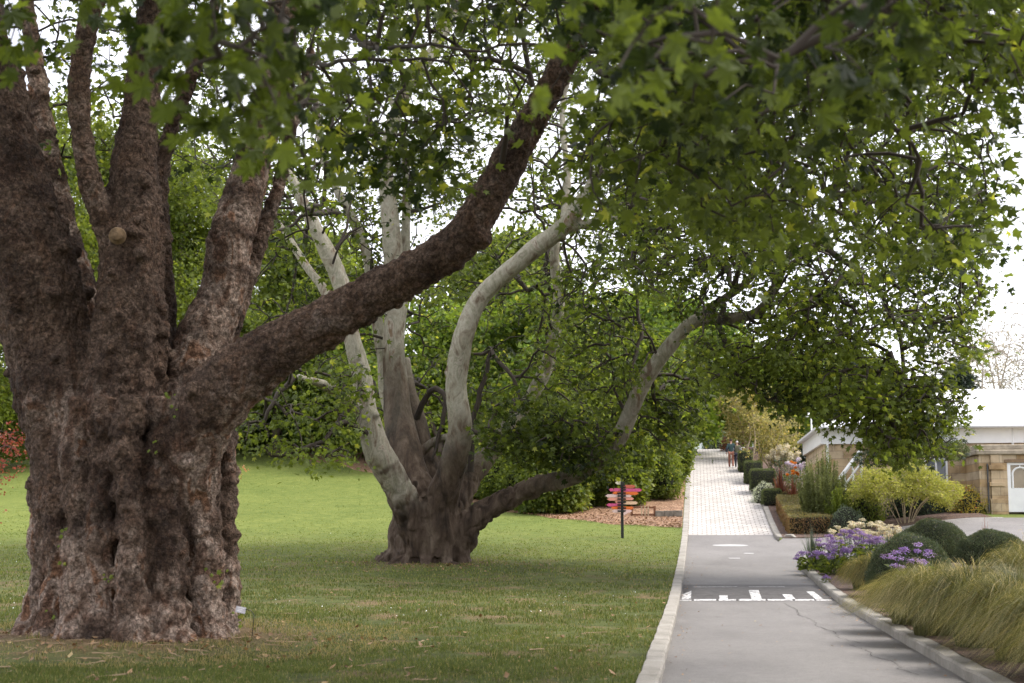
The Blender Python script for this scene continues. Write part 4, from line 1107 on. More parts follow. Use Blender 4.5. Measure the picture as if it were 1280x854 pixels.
    for s in [[(588, 590, 4.5, 46), (592, 530, 4, 46), (604, 475, 3.5, 46), (614, 438, 3, 46)], [(614, 438, 3, 46), (640, 470, 2.5, 45), (655, 510, 2, 45)], [(614, 438, 2.5, 46), (590, 445, 2, 46), (570, 440, 1.5, 46)],
              [(518, 530, 4.5, 47), (528, 505, 4.2, 46.6), (536, 489, 4, 46.4), (546, 484, 3.8, 46.2), (555, 492, 3.5, 46), (557, 512, 3.2, 45.9), (550, 545, 2.6, 45.8), (540, 575, 1.6, 45.6)],
              [(470, 548, 4, 43.6), (430, 528, 3.5, 42.6), (405, 552, 3, 42), (375, 563, 3, 41.5), (352, 570, 2.5, 41), (330, 560, 2, 41)], [(452, 500, 3, 43.3), (425, 520, 2.5, 42.8), (418, 545, 2, 42.5)],
              [(803, 277, 3, 41), (820, 300, 2.4, 41), (812, 330, 2, 41)], [(760, 192, 4, 41.2), (742, 235, 3, 41), (735, 270, 2, 41)], [(955, 395, 4, 40.5), (1000, 400, 3.5, 40), (1060, 420, 3, 39.5), (1110, 440, 2.5, 39)],
              [(905, 380, 4, 41), (900, 420, 3.5, 40.6), (930, 470, 3, 40), (960, 500, 2.5, 40)], [(1000, 293, 5, 39.5), (1060, 330, 4, 38.5), (1110, 380, 3, 38), (1130, 450, 2.5, 37.5), (1120, 510, 2, 37.5)],
              [(1040, 240, 5, 39), (1110, 240, 4, 38), (1170, 270, 3, 37), (1200, 330, 2, 37)], [(368, 470, 4, 41), (340, 500, 3, 40.5), (330, 530, 2, 40.5)], [(785, 480, 3, 43), (800, 420, 3, 43.5), (795, 360, 2, 44)]]:
        P, r = stem3(s); P, r = smooth_path(P, r, .35); P[1:-1] += rng.normal(0, .035, P[1:-1].shape)
        v, f, c = tube_arr(P, r, 6, tn); TV.append(v); TF.append(f); tn += len(v); sk.limb(P, 2.0)
    rb = np.random.default_rng(78); extra = []
    for nm, n_, lo in (('a', 8, .45), ('b', 10, .5), ('bt', 5, .3), ('c', 11, .4), ('c3', 4, .3), ('d', 7, .3), ('e', 12, .35), ('l', 6, .4), ('e2', 4, .4), ('c2', 3, .3)):
        Lm = [l for l in lp if l[0] == nm][0]
        for q, r_ in side_branches(Lm[1], Lm[2], n_, rb, lo):
            v, f, c = tube_arr(q, r_, 5, tn); TV.append(v); TF.append(f); tn += len(v); sk.limb(q, 2.0, 1)
            if rb.random() < .55: extra += [q[-1], q[-2]]
    L = Leaves()
    def leafy(P, w=.3, per=13, spread=.5, size=.2, kind='mid', flat=.8, accent=.03, bias=0.):
        A = sk.grow(P, w); sprays_to_leaves(L, kind, P, A, per, spread, size, flat, .35, accent, 1.0, bias)
    reg = region
    leafy(np.array(extra), per=10, size=.18)
    leafy(reg([(890, 300), (1000, 290), (1010, 380), (960, 420), (900, 400), (850, 400), (840, 350)], 37.5, 41, 95), size=.18, bias=.1)
    leafy(reg([(380, 470), (470, 440), (560, 330), (760, 320), (800, 420), (760, 520), (640, 480), (560, 540), (480, 540)], 48, 54, 260, .44, .5, 12), size=.19, bias=.2)
    leafy(reg([(280, 250), (480, 250), (560, 200), (700, 250), (840, 230), (860, 340), (560, 360), (300, 420)], 46, 54, 330, .45, .5, 13), size=.19, bias=.15)
    # low leafy skirts
    leafy(reg([(600, 520), (640, 490), (700, 505), (775, 540), (765, 572), (700, 584), (640, 580), (600, 560)], 40.5, 43, 165, .3, .6, 1), size=.22, bias=-.05)
    leafy(reg([(690, 580), (730, 570), (775, 555), (795, 575), (750, 600), (710, 598)], 42, 44, 22), size=.2)
    leafy(reg([(285, 480), (340, 450), (450, 440), (462, 500), (440, 575), (400, 585), (350, 575), (290, 565)], 38.5, 43, 135, .42, .7, 2), size=.19, bias=.05)
    # middle
    leafy(reg([(560, 380), (690, 370), (780, 420), (770, 530), (700, 520), (640, 500), (590, 540), (560, 470)], 45, 49, 130, .47, .6, 3), size=.2)
    leafy(reg([(690, 330), (790, 330), (800, 470), (770, 560), (700, 520), (690, 420)], 41, 45, 150, .42, .6, 3), size=.21)
    leafy(reg([(380, 290), (480, 290), (480, 440), (380, 470), (370, 380)], 44, 49, 90, .5, .6, 4), size=.19)
    # upper crown
    leafy(reg([(240, 60), (440, -40), (860, -60), (870, 180), (830, 330), (760, 330), (640, 250), (560, 270), (400, 280), (300, 320), (240, 200)], 38, 53, 1850, .49, .4, 6), size=.185, per=13, bias=.08)
    leafy(reg([(240, -150), (900, -150), (900, -30), (240, -30)], 38, 52, 330, .42, .4, 6), size=.2)
    # the side over the path
    leafy(reg([(770, 180), (1000, 60), (1180, 120), (1210, 210), (1240, 300), (1225, 390), (1150, 430), (1000, 340), (900, 330), (820, 380), (770, 330)], 34, 43, 1500, .45, .4, 7), size=.18, bias=.05)
    leafy(reg([(1000, 340), (1120, 390), (1210, 370), (1228, 440), (1180, 470), (1218, 500), (1160, 535), (1150, 565), (1095, 560), (1070, 500), (1010, 500), (960, 440), (960, 400)], 36, 41, 600, .41, .45, 8), size=.19, accent=.08, bias=.2)
    leafy(reg([(1010, 500), (1160, 470), (1205, 520), (1190, 560), (1140, 585), (1085, 570), (1075, 540), (1020, 520)], 36, 39.5, 170, .34, .6, 2), size=.2, bias=.2)
    leafy(reg([(860, 420), (960, 410), (1030, 480), (990, 520), (930, 490), (880, 480)], 37.5, 41, 180, .40, .5, 8), size=.19, bias=.25)
    leafy(reg([(790, 400), (870, 420), (900, 500), (860, 560), (800, 560), (770, 520)], 43.5, 47, 170, .42, .5, 3), size=.2, bias=.1)
    tw, tf = sk.twigs(.011, .42, .11)
    link('twigs', mesh_np('twigs', np.concatenate(TV + [tw]) - off, [np.concatenate(TF), tf + tn], True), M['twig'], root)
    L.build('crown', M['plane_leaf'], root, off)
middle_tree()

# ------------------------------------------------------------------ generic tree for the background
def make_tree(name, label, loc, h, rad, nspray, per, size, leaf, bark, kind='far', crown0=.18, lobes=9, group=None, seed=1, spread=.6, stems=1, cat='tree', thr=.38, squash=1., accent=.04, gappy=1.0, trad=None, flat=.5):
    rs = np.random.default_rng(seed)
    root = empty(name, loc); tag(root, label, cat, group)
    sk = Skel(); TV, TF, n = [], [], 0
    trad = trad or h * .02
    for s in range(stems):
        a = rs.uniform(0, 6.28); ln = (0.08 if stems == 1 else .55) * rad
        pts = [(0, 0, -.3)] + [(math.cos(a) * ln * t + rs.normal(0, .02) * h, math.sin(a) * ln * t + rs.normal(0, .02) * h, h * .85 * t) for t in (.15, .35, .6, .85, 1)]
        P, r = smooth_path(pts, [trad * 1.3, trad, trad * .8, trad * .55, trad * .3, trad * .1], h / 24)
        v, f, c = tube_arr(P, r, 7, n); TV.append(v); TF.append(f); n += len(v); sk.limb(P, 0, int(len(P) * crown0 * .8))
    # crown: overlapping uneven lobes
    C = []
    for k in range(lobes):
        t = (k + .5) / lobes; zz = h * (crown0 + (1 - crown0) * t); prof_ = math.sin(math.pi * (.12 + .80 * t)) ** .6
        a = rs.uniform(0, 6.28); q = rad * .5 * prof_
        C.append((q * math.cos(a), q * math.sin(a), min(zz, h * .88), rad * prof_ * rs.uniform(.45, .7)))
    w = np.array([c[3] ** 2 for c in C]); w /= w.sum(); out = []
    while sum(map(len, out)) < nspray:
        k = rs.choice(len(C), nspray, p=w); c = np.array(C)[k]; d = rs.normal(size=(nspray, 3)); d /= np.linalg.norm(d, axis=1, keepdims=True)
        rr = c[:, 3] * rs.uniform(.25, 1, nspray) ** .5
        p = c[:, :3] + d * rr[:, None] * [1, 1, squash]
        p = p[(p[:, 2] > h * crown0 * .6)]
        p = p[fbm(p + seed * 10, 1.6 / max(rad, 1), 3, 3) > thr]
        out.append(p)
    P = np.concatenate(out)[:nspray]
    A = sk.grow(P, .3)
    L = Leaves(); sprays_to_leaves(L, kind, P, A, per, spread, size, flat, .25, accent)
    tw, tf = sk.twigs(.004 * max(1, size * 4), .42, trad * .5, 3)
    link('trunk', mesh_np('trunk', np.concatenate(TV + [tw]), [np.concatenate(TF), tf + n], True), bark, root)
    L.build('crown', leaf, root)
    return root
def place(o, px, Y, scale=1, rz=0, base=None, label=None, sz=None):
    x = float(at(px, 653, Y)[0]); o.location = (x, Y, float(H(x, Y)) if base is None else base); o.rotation_euler[2] = rz; o.scale = (scale, scale, sz or scale)
    if label: o['label'] = label
    return o

G1 = 'broad leafy trees behind the lawn'
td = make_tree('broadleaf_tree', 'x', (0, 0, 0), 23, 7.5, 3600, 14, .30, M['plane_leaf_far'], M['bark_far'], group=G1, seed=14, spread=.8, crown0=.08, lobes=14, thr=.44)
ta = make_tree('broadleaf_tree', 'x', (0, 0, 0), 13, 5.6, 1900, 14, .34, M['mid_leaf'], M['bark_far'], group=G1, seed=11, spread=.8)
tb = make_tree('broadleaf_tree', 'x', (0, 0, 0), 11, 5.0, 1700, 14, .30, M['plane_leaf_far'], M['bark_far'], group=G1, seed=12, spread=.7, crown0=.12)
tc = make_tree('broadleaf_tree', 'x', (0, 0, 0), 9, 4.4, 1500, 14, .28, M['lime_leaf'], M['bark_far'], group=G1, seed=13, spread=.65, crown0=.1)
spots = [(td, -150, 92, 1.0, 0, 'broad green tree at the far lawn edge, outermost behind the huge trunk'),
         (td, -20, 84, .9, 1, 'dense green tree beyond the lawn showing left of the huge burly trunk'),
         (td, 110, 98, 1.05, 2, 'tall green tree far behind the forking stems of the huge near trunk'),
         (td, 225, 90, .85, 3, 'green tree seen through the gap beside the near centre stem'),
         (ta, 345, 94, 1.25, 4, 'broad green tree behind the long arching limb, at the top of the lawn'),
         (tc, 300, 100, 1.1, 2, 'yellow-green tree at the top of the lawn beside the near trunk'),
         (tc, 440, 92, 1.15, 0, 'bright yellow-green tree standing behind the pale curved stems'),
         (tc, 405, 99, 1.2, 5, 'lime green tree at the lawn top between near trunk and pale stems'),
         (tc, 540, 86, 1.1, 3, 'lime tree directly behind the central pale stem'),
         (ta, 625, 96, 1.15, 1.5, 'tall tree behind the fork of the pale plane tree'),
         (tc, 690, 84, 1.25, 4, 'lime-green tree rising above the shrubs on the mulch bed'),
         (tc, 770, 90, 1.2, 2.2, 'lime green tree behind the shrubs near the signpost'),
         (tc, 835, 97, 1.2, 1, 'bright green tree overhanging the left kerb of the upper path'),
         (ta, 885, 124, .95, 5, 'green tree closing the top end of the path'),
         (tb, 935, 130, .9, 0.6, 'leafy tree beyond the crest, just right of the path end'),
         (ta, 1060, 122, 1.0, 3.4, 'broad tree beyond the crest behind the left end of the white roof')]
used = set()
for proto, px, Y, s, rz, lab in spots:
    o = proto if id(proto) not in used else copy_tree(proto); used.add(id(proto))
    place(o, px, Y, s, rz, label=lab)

# lime tree and tan shrubs by the top of the path
o = make_tree('ornamental_tree', 'small tree with golden tan foliage on pale stems at the top of the path bed', (0, 0, 0), 4.6, 2.3, 420, 12, .17, M['tan_leaf'], M['pale_twig'], seed=21, spread=.4, stems=3, crown0=.35, trad=.07)
place(o, 940, 92, 1.0, 0)
o = make_tree('ornamental_tree', 'olive and tan feathery small tree just in front of the golden one', (0, 0, 0), 3.6, 1.7, 300, 12, .14, M['tan_leaf'], M['pale_twig'], seed=22, spread=.35, stems=4, crown0=.3, trad=.06)
place(o, 965, 82, 1.0, 1)
o = make_tree('broadleaf_tree', 'lime-green tree between the tan small trees and the white roofed building', (0, 0, 0), 7.4, 3.0, 1000, 13, .24, M['lime_leaf'], M['bark_far'], seed=23, spread=.5, crown0=.08)
place(o, 985, 98, 1.0, 1)
# dark conifers
def conifer(label, px, Y, h, rad, seed, n=900):
    rs = np.random.default_rng(seed); root = empty('conifer', (0, 0, 0)); tag(root, label, 'tree', 'dark conifers beyond the building')
    mb = MB(); mb.tube([(0, 0, -.3), (0, 0, h * .5), (.05, 0, h * .97)], [h * .025, h * .015, .03], 7)
    mb.build('trunk', M['bark_far'], root, True)
    t = rs.random(n) ** .8; a = rs.random(n) * 6.283; rr = rad * (1 - t) ** .7 * np.sqrt(rs.uniform(.2, 1, n)) * (1 + .25 * np.sin(a * 3 + t * 30))
    C = np.stack([rr * np.cos(a), rr * np.sin(a), h * (.06 + .94 * t) - .2 * rr], -1); A = np.stack([np.cos(a), np.sin(a), -.2 + 0 * a], -1)
    L = Leaves(); sprays_to_leaves(L, 'far', C, A, 16, .6, .36, .3, .4, .0, .6); L.build('crown', M['conifer'], root)
    return place(root, px, Y)
conifer('dark conifer rising just behind the left eave of the white roof', 1022, 104, 9.0, 3.0, 1)
conifer('dark conifer standing behind the white roof, next to the plane foliage', 1075, 108, 10.5, 3.4, 2)
conifer('dark grey-green conifer at the right of the hanging plane foliage', 1205, 112, 11.0, 4.0, 3)
conifer('low dark conifer behind the roof ridge beside the bare trees', 1258, 106, 7.6, 4.5, 4)
conifer('broad dark conifer behind the roof ridge past the picture edge', 1330, 112, 8.5, 4.5, 5)
# bare trees, the haze over them put into their pale colour
def bare_tree(label, px, Y, h, seed):
    rs = np.random.default_rng(seed); root = empty('bare_tree', (0, 0, 0)); tag(root, label, 'tree', 'pale bare trees far behind the building')
    sk = Skel(); TV, TF, n = [], [], 0
    for s in range(4):
        a = rs.uniform(0, 6.28); pts = [(0, 0, -.3)] + [(math.cos(a) * h * .22 * t, math.sin(a) * h * .22 * t, h * .9 * t) for t in (.2, .5, .75, 1)]
        P, r = smooth_path(pts, np.array([.24, .2, .13, .08, .03]), .8); v, f, c = tube_arr(P, r, 6, n); TV.append(v); TF.append(f); n += len(v); sk.limb(P, 0, 3)
    d = rs.normal(size=(900, 3)); d /= np.linalg.norm(d, axis=1, keepdims=True); C = d * (rs.uniform(.2, 1, (900, 1)) ** .5) * [h * .33, h * .33, h * .38] + [0, 0, h * .66]
    A = sk.grow(C, .2); tw, tf = sk.twigs(.012, .40, .12, 3)
    link('trunk', mesh_np('trunk', np.concatenate(TV + [tw]), [np.concatenate(TF), tf + n], True), M['bare_twig'], root)
    L = Leaves(); sprays_to_leaves(L, 'far', C, A, 3, .7, .22, .3, .2, .0); L.build('crown', simple('pale_bud', (.45, .40, .30), .9), root)
    return place(root, px, Y)
bare_tree('pale bare tree far behind the roof, close against the plane foliage', 1222, 128, 16, 1)
bare_tree('pale bare many-stemmed tree at the very right above the roof ridge', 1272, 134, 18, 2)
bare_tree('pale bare tree beyond the right edge above the roof', 1340, 130, 17, 3)
# far hill
hx = np.linspace(-260, 420, 70); hy = np.linspace(330, 620, 14)
Vh = []
for j, y in enumerate(hy):
    for x in hx:
        Vh.append((x, y, 6 + sstep(j / 13., 0, 1) * (34 + 14 * math.sin(x * .012 + 1) + 6 * math.sin(x * .05)) - 1))
i = np.arange(13)[:, None] * 70; j = np.arange(69)[None]
o = link('hills', mesh_np('hills', np.array(Vh), np.stack([i + j, i + j + 1, i + j + 71, i + j + 70], -1).reshape(-1, 4), True), simple('far_hill', (.16, .18, .17), 1, .3, .03)); o['kind'] = 'structure'

# ------------------------------------------------------------------ shrubs
def shell_points(n, shape, rs):
    """points spread through the outer layer of a form; returns positions and outward directions"""
    k, a = shape[0], shape[1:]
    if k == 'ell':
        d = rs.normal(size=(n, 3)); d /= np.linalg.norm(d, axis=1, keepdims=True); d[:, 2] = np.abs(d[:, 2]) * 1.0 - .15
        q = 1 - np.abs(rs.normal(0, .10, n)); lump = 1 + .035 * np.sin(d[:, 0] * 7 + 1) * np.sin(d[:, 1] * 6) + .025 * np.sin(d[:, 2] * 11 + d[:, 0] * 5)
        return d * (q * lump)[:, None] * [a[0], a[1], a[2]] + [0, 0, a[3] if len(a) > 3 else 0], d
    if k == 'box':
        hx, hy, h = a[:3]; A = np.array([2 * hx * h, 2 * hx * h, 2 * hy * h, 2 * hy * h, 4 * hx * hy]); f = rs.choice(5, n, p=A / A.sum())
        P = np.stack([rs.uniform(-hx, hx, n), rs.uniform(-hy, hy, n), rs.uniform(0.02, h, n)], -1); D = np.zeros((n, 3)); e = np.abs(rs.normal(0, .035, n))
        for i, (ax, v) in enumerate(((1, -hy), (1, hy), (0, -hx), (0, hx), (2, h))):
            m = f == i; P[m, ax] = v - np.sign(v) * e[m]; D[m, ax] = np.sign(v)
        # rounded shoulders
        over = np.maximum(0, P[:, 2] - (h - .14)); lim = 1 - .5 * (over / .14) ** 2 * .14 / max(hx, .14)
        P[:, 0] *= lim
        P += (vnoise(P, 2.5, 5)[:, None] - .5) * .09 * D
        return P, D
def core(root, shape, m, name='shade_core', f=.86):
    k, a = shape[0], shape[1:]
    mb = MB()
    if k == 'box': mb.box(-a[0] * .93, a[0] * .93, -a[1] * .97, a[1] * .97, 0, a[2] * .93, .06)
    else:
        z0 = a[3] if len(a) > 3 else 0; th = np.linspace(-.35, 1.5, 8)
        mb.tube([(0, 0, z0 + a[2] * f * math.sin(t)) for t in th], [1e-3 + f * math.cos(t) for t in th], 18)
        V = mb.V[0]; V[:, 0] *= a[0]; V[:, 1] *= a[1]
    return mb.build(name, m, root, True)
M['core'] = simple('core_shade', (.016, .018, .010), 1)  # solid filler inside shrubs, their inner shade put into its dark colour
def shrub(name, label, cat, shape, n, size, leaf, kind='oval', px=None, Y=None, xy=None, z=None, wide=1., up=.3, core_m='core', group=None, seed=1, tipup=.5, stems=0, top_leaf=None, rz=0, accent=.05, rag=0., cf=.86):
    rs = np.random.default_rng(seed)
    if xy is None:
        g = at(px, 653, Y); xy = (float(g[0]), Y)
    root = empty(name, (xy[0], xy[1], float(H(*xy)) if z is None else z), rz); tag(root, label, cat, group)
    P, D = shell_points(n, shape, rs)
    if rag: P = P + D * (np.abs(rs.normal(0, rag, n)) * (vnoise(P, 3, 3) > .5))[:, None]
    nor = D * .8 + rand_dir(n) * .8; tip = D * .6 + rand_dir(n) * .6; tip[:, 2] += tipup
    tint = .15 + .6 * fbm(P + 5 * seed, 2.2, 7, 2) + rs.normal(0, .16, n); tint = np.where(rs.random(n) < accent, 1, np.minimum(tint, .9))
    parts = [(np.ones(n, bool), leaf, 'foliage')]
    if top_leaf is not None:
        m = P[:, 2] > shape[3] * .9 + .06 * (vnoise(P, 4, 2) - .5); parts = [(~m, leaf, 'side_foliage'), (m, top_leaf, 'top_foliage')]
    for m, lf, nm in parts:
        L = Leaves(); L.put(kind, P[m], nor[m], tip[m], size * rs.uniform(.6, 1.2, m.sum()), tint[m], wide); L.build(nm, lf, root)
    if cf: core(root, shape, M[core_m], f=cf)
    if stems:
        mb = MB()
        for k in range(stems):
            a = rs.uniform(0, 6.28); q = rs.uniform(.2, .75)
            e = np.array([shape[1] * q * math.cos(a), shape[2] * q * math.sin(a), (shape[4] if len(shape) > 4 else 0) + shape[3] * .5])
            mb.tube([(e[0] * .15, e[1] * .15, -.05), tuple(e * .5 + [0, 0, rs.uniform(-.05, .05)]), tuple(e)], [.018, .012, .006], 5)
        mb.build('stems', M['pale_twig'], root, True)
    return root

# big rounded shrubs on the mulch bed
GB = 'large leafy shrubs on the mulch bed'
big = [(598, 73, 1.6, 2.4, 'rounded green shrub on the mulch, furthest from the path, half behind the plane fork'),
       (640, 70, 1.8, 2.7, 'green shrub on the mulch below the low limb of the pale plane tree'),
       (690, 68, 1.9, 3.0, 'dense green shrub on the mulch under the skirt of plane leaves'),
       (738, 69.5, 2.1, 3.9, 'tall green shrub just behind the coloured signpost, on its left'),
       (782, 70.5, 2.1, 4.3, 'tall dense green shrub directly behind the coloured signpost'),
       (818, 73, 1.75, 4.3, 'big green shrub between the signpost and the path'),
       (835, 80, 1.55, 4.4, 'green shrub beside the left kerb of the upper path'),
       (842, 90, 1.7, 4.5, 'farther green shrub beside the left kerb of the upper path'),
       (760, 78, 2.6, 5.6, 'largest green shrub, rising behind the others on the mulch bed'),
       (665, 79, 2.6, 4.6, 'broad green shrub in the second row behind the plane fork')]
for k, (px, Y, r, h, lab) in enumerate(big):
    lf = ['mid_leaf', 'plane_leaf_far', 'mid_leaf'][k % 3]
    rs = np.random.default_rng(50 + k)
    x = float(at(px, 653, Y)[0]); root = empty('leafy_shrub', (x, Y, float(H(x, Y)))); tag(root, lab, 'shrub', GB)
    L = Leaves(); nl = 8; mbc = MB(); stem = MB()
    for q in range(nl):
        a = rs.uniform(0, 6.28); rr = r * rs.uniform(.15, .6); t = q / (nl - 1)
        c = np.array([rr * math.cos(a), rr * math.sin(a), h * (.16 + .58 * t)]); s = r * rs.uniform(.42, .62)
        n = int(420 * s * s) + 60
        d = rs.normal(size=(n, 3)); d /= np.linalg.norm(d, axis=1, keepdims=True)
        C = c + d * s * (1 - np.abs(rs.normal(0, .16, (n, 1)))) * [1, 1, 1.1]; C[:, 2] = np.maximum(C[:, 2], .08 + .2 * rs.random(n))
        sprays_to_leaves(L, 'oval' if k % 2 else 'far', C, d, 7, .30, .20, .5, .3, .05)
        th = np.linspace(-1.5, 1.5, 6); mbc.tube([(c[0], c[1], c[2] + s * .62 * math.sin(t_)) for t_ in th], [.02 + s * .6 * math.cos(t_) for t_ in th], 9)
        stem.tube([(rr * .2 * math.cos(a), rr * .2 * math.sin(a), -.1), tuple(c * .5), tuple(c)], [.05, .035, .02], 5)
    L.build('foliage', M[lf], root); mbc.build('shade_core', M['core'], root, True); stem.build('stems', M['twig'], root, True)

proto_b = [o for o in COL.objects if o.name.startswith('leafy_shrub') and o.parent is None][:3]
for k, (px, Y, s, lab) in enumerate([(-120, 103, 1.7, 'bushy understory beyond the lawn, outermost behind the huge trunk'), (0, 104, 1.8, 'bushy understory beyond the lawn at the very left behind the huge trunk'), (130, 106, 1.7, 'bushy understory beyond the lawn hidden by the near stems'), (255, 103, 1.7, 'bushy understory at the lawn top close right of the huge trunk'),
        (320, 105, 1.8, 'bushy understory at the lawn top under the long arching limb'), (385, 103, 1.6, 'bushy understory at the lawn top left of the pale stems'), (440, 101, 1.6, 'bushy understory at the lawn top behind the leftmost pale stem'), (500, 100, 1.7, 'bushy understory behind the central pale stem'), (560, 98, 1.7, 'bushy understory behind the fork of the pale plane'), (610, 96, 1.6, 'bushy understory behind the shrubs right of the plane fork')]):
    o = copy_tree(proto_b[k % 3]); o['group'] = 'understory bushes beyond the lawn'; place(o, px, Y, s, k * 1.3, label=lab)
# red acer at the left edge and its outlier branch near the trunk
o = make_tree('acer_tree', 'small dark red leaved acer beyond the lawn at the extreme left', (0, 0, 0), 4.6, 1.9, 330, 10, .11, M['red_leaf'], M['twig'], kind='mid', seed=31, spread=.35, stems=3, crown0=.28, trad=.06, thr=.3)
place(o, -52, 48, 1.0)
o = make_tree('acer_tree', 'low acer with pinkish coral leaves, part hidden behind the huge trunk', (0, 0, 0), 2.6, 1.5, 170, 9, .11, M['pink_leaf'], M['twig'], kind='mid', seed=32, spread=.3, stems=3, crown0=.3, trad=.04, thr=.3)
place(o, 262, 66, 1.0)
def hgt(px, py, Y):      # height above the ground of the thing whose top is seen at (px, py)
    p = at(px, py, Y); return float(p[2]) - float(H(p[0], Y))
def U2(u, Y): return (float(xl(Y)) + u, Y)

# ------------------------------------------------------------------ near bed: grasses, mounds, flowers
def grass_clump(label, xy, r, h, n, m, group, seed, w=.0052, segs=6, name='ornamental_grass', droop=1.0):
    rs = np.random.default_rng(seed); z = float(H(*xy)) + .02
    root = empty(name, (xy[0], xy[1], z)); tag(root, label, 'ornamental grass', group)
    a = rs.random(n) * 6.283; b = a + rs.normal(0, .85, n); q = np.sqrt(rs.random(n)); ht = h * rs.uniform(.6, 1.12, n); reach = r * (.15 + .95 * q) * rs.uniform(.7, 1.2, n)
    b = b + .5 * (vnoise(np.stack([np.cos(a) * 3, np.sin(a) * 3, 0 * a + seed], -1), 1., 2) - .5)
    base = np.stack([np.cos(a), np.sin(a), 0 * a], -1) * (q * r * .28)[:, None]
    D = np.stack([np.cos(b), np.sin(b), 0 * b], -1); S = np.stack([-np.sin(b), np.cos(b), 0 * b], -1)
    wob = rs.normal(0, .13, n); V = []
    for k in range(segs):
        t = k / (segs - 1); out = reach * t ** 1.7; pk = 1.75 + 1.0 * q; zz = ht * np.sin(t * pk) * (1 - .25 * q)
        c = base + D * out[:, None] + S * (wob * t * 3 * h * .3)[:, None]; c[:, 2] += np.maximum(zz, -.02)
        ww = w * (1 - t * .85)
        ca = rs.random() * 0 + 1
        V.append(c - S * ww); V.append(c + S * ww + [0, 0, ww * .5])
    V = np.stack(V, 1).reshape(-1, 3); o = np.arange(n)[:, None] * 2 * segs
    Fq = np.concatenate([o + [2 * k, 2 * k + 1, 2 * k + 3, 2 * k + 2] for k in range(segs - 1)])
    t1 = np.clip(.05 + .6 * rs.random(n) + .15 * q, 0, 1); t1 = np.where(rs.random(n) < .14, .95, t1 + rs.uniform(-.16, .12)); tint = np.repeat(t1, 2 * segs).reshape(n, -1) + np.repeat(np.linspace(-.2, .25, segs), 2)[None]
    link('blades', mesh_np('blades', V, Fq, False, {'tint': np.clip(tint, 0, 1).ravel()}), m, root)
    return root
GG = 'straw-green fountain grasses along the kerb'
desc = ['nearest to the camera at the kerb', 'second along the kerb from the camera', 'third along the kerb from the camera', 'fourth along the kerb from the camera', 'fifth along the kerb from the camera', 'last of the kerb row, next to the dark clipped mound']
for k, (u, Y) in enumerate([(4.45, 14.2), (4.42, 16.0), (4.4, 17.9), (4.25, 19.9), (4.0, 22.0), (3.98, 24.3)]):
    grass_clump('arching straw-green fountain grass, ' + desc[k], U2(u, Y), .95, [1.0, 1.08, 1.15, 1.2, 1.12, .82][k], 3400, M['grass_straw'], GG, 100 + k)
d2 = ['nearest to the camera', 'second from the camera', 'third from the camera', 'farthest, beside the dark mound']
for k, (u, Y) in enumerate([(5.5, 15.6), (5.5, 18.2), (5.4, 20.9), (5.4, 23.6)]):
    grass_clump('tall golden fountain grass of the middle row, ' + d2[k], U2(u, Y), 1.0, [1.5, 1.6, 1.5, 1.0][k], 3000, M['grass_straw'], GG, 120 + k)
for k, (u, Y) in enumerate([(6.7, 18.5), (6.6, 21.5), (6.4, 24.8), (7.9, 23.5)]):
    grass_clump('golden fountain grass at the back of the planting, ' + ['nearest to the camera', 'middle one of the back row', 'near the far green mounds', 'outermost behind the row'][k], U2(u, Y), 1.05, [1.75, 1.6, 1.15, 1.5][k], 2600, M['grass_straw'], GG, 140 + k)
grass_clump('olive-green fine grass tuft between purple flowers and dark mound', U2(4.4, 32.2), .62, 1.0, 2400, M['grass_olive'], None, 160, .008)
grass_clump('low olive grass tuft spilling on the kerb beside the purple flowers', U2(4.3, 34.6), .5, .8, 1400, M['grass_olive'], None, 161, .008)
grass_clump('small olive grass tuft against the foot of the dark mound', U2(4.75, 30.6), .45, .75, 1200, M['grass_olive'], None, 162, .008)

def mound(label, px, ytop, Y, rx, ry, seed, cut=0.):
    h = hgt(px, ytop, Y)
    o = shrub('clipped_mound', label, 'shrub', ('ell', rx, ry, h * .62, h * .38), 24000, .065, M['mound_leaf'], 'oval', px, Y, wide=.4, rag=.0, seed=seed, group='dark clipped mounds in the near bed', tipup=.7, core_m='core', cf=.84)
    return o
mound('dark green clipped mound next to the kerb row of straw grasses', 1136, 658, 29, .86, .9, 1)
mound('dark green clipped mound behind, in front of the yellow bush', 1166, 642, 39, 1.0, .9, 2)
mound('low dark green clipped mound at the right, behind the straw grasses', 1238, 657, 37, .95, .8, 3)

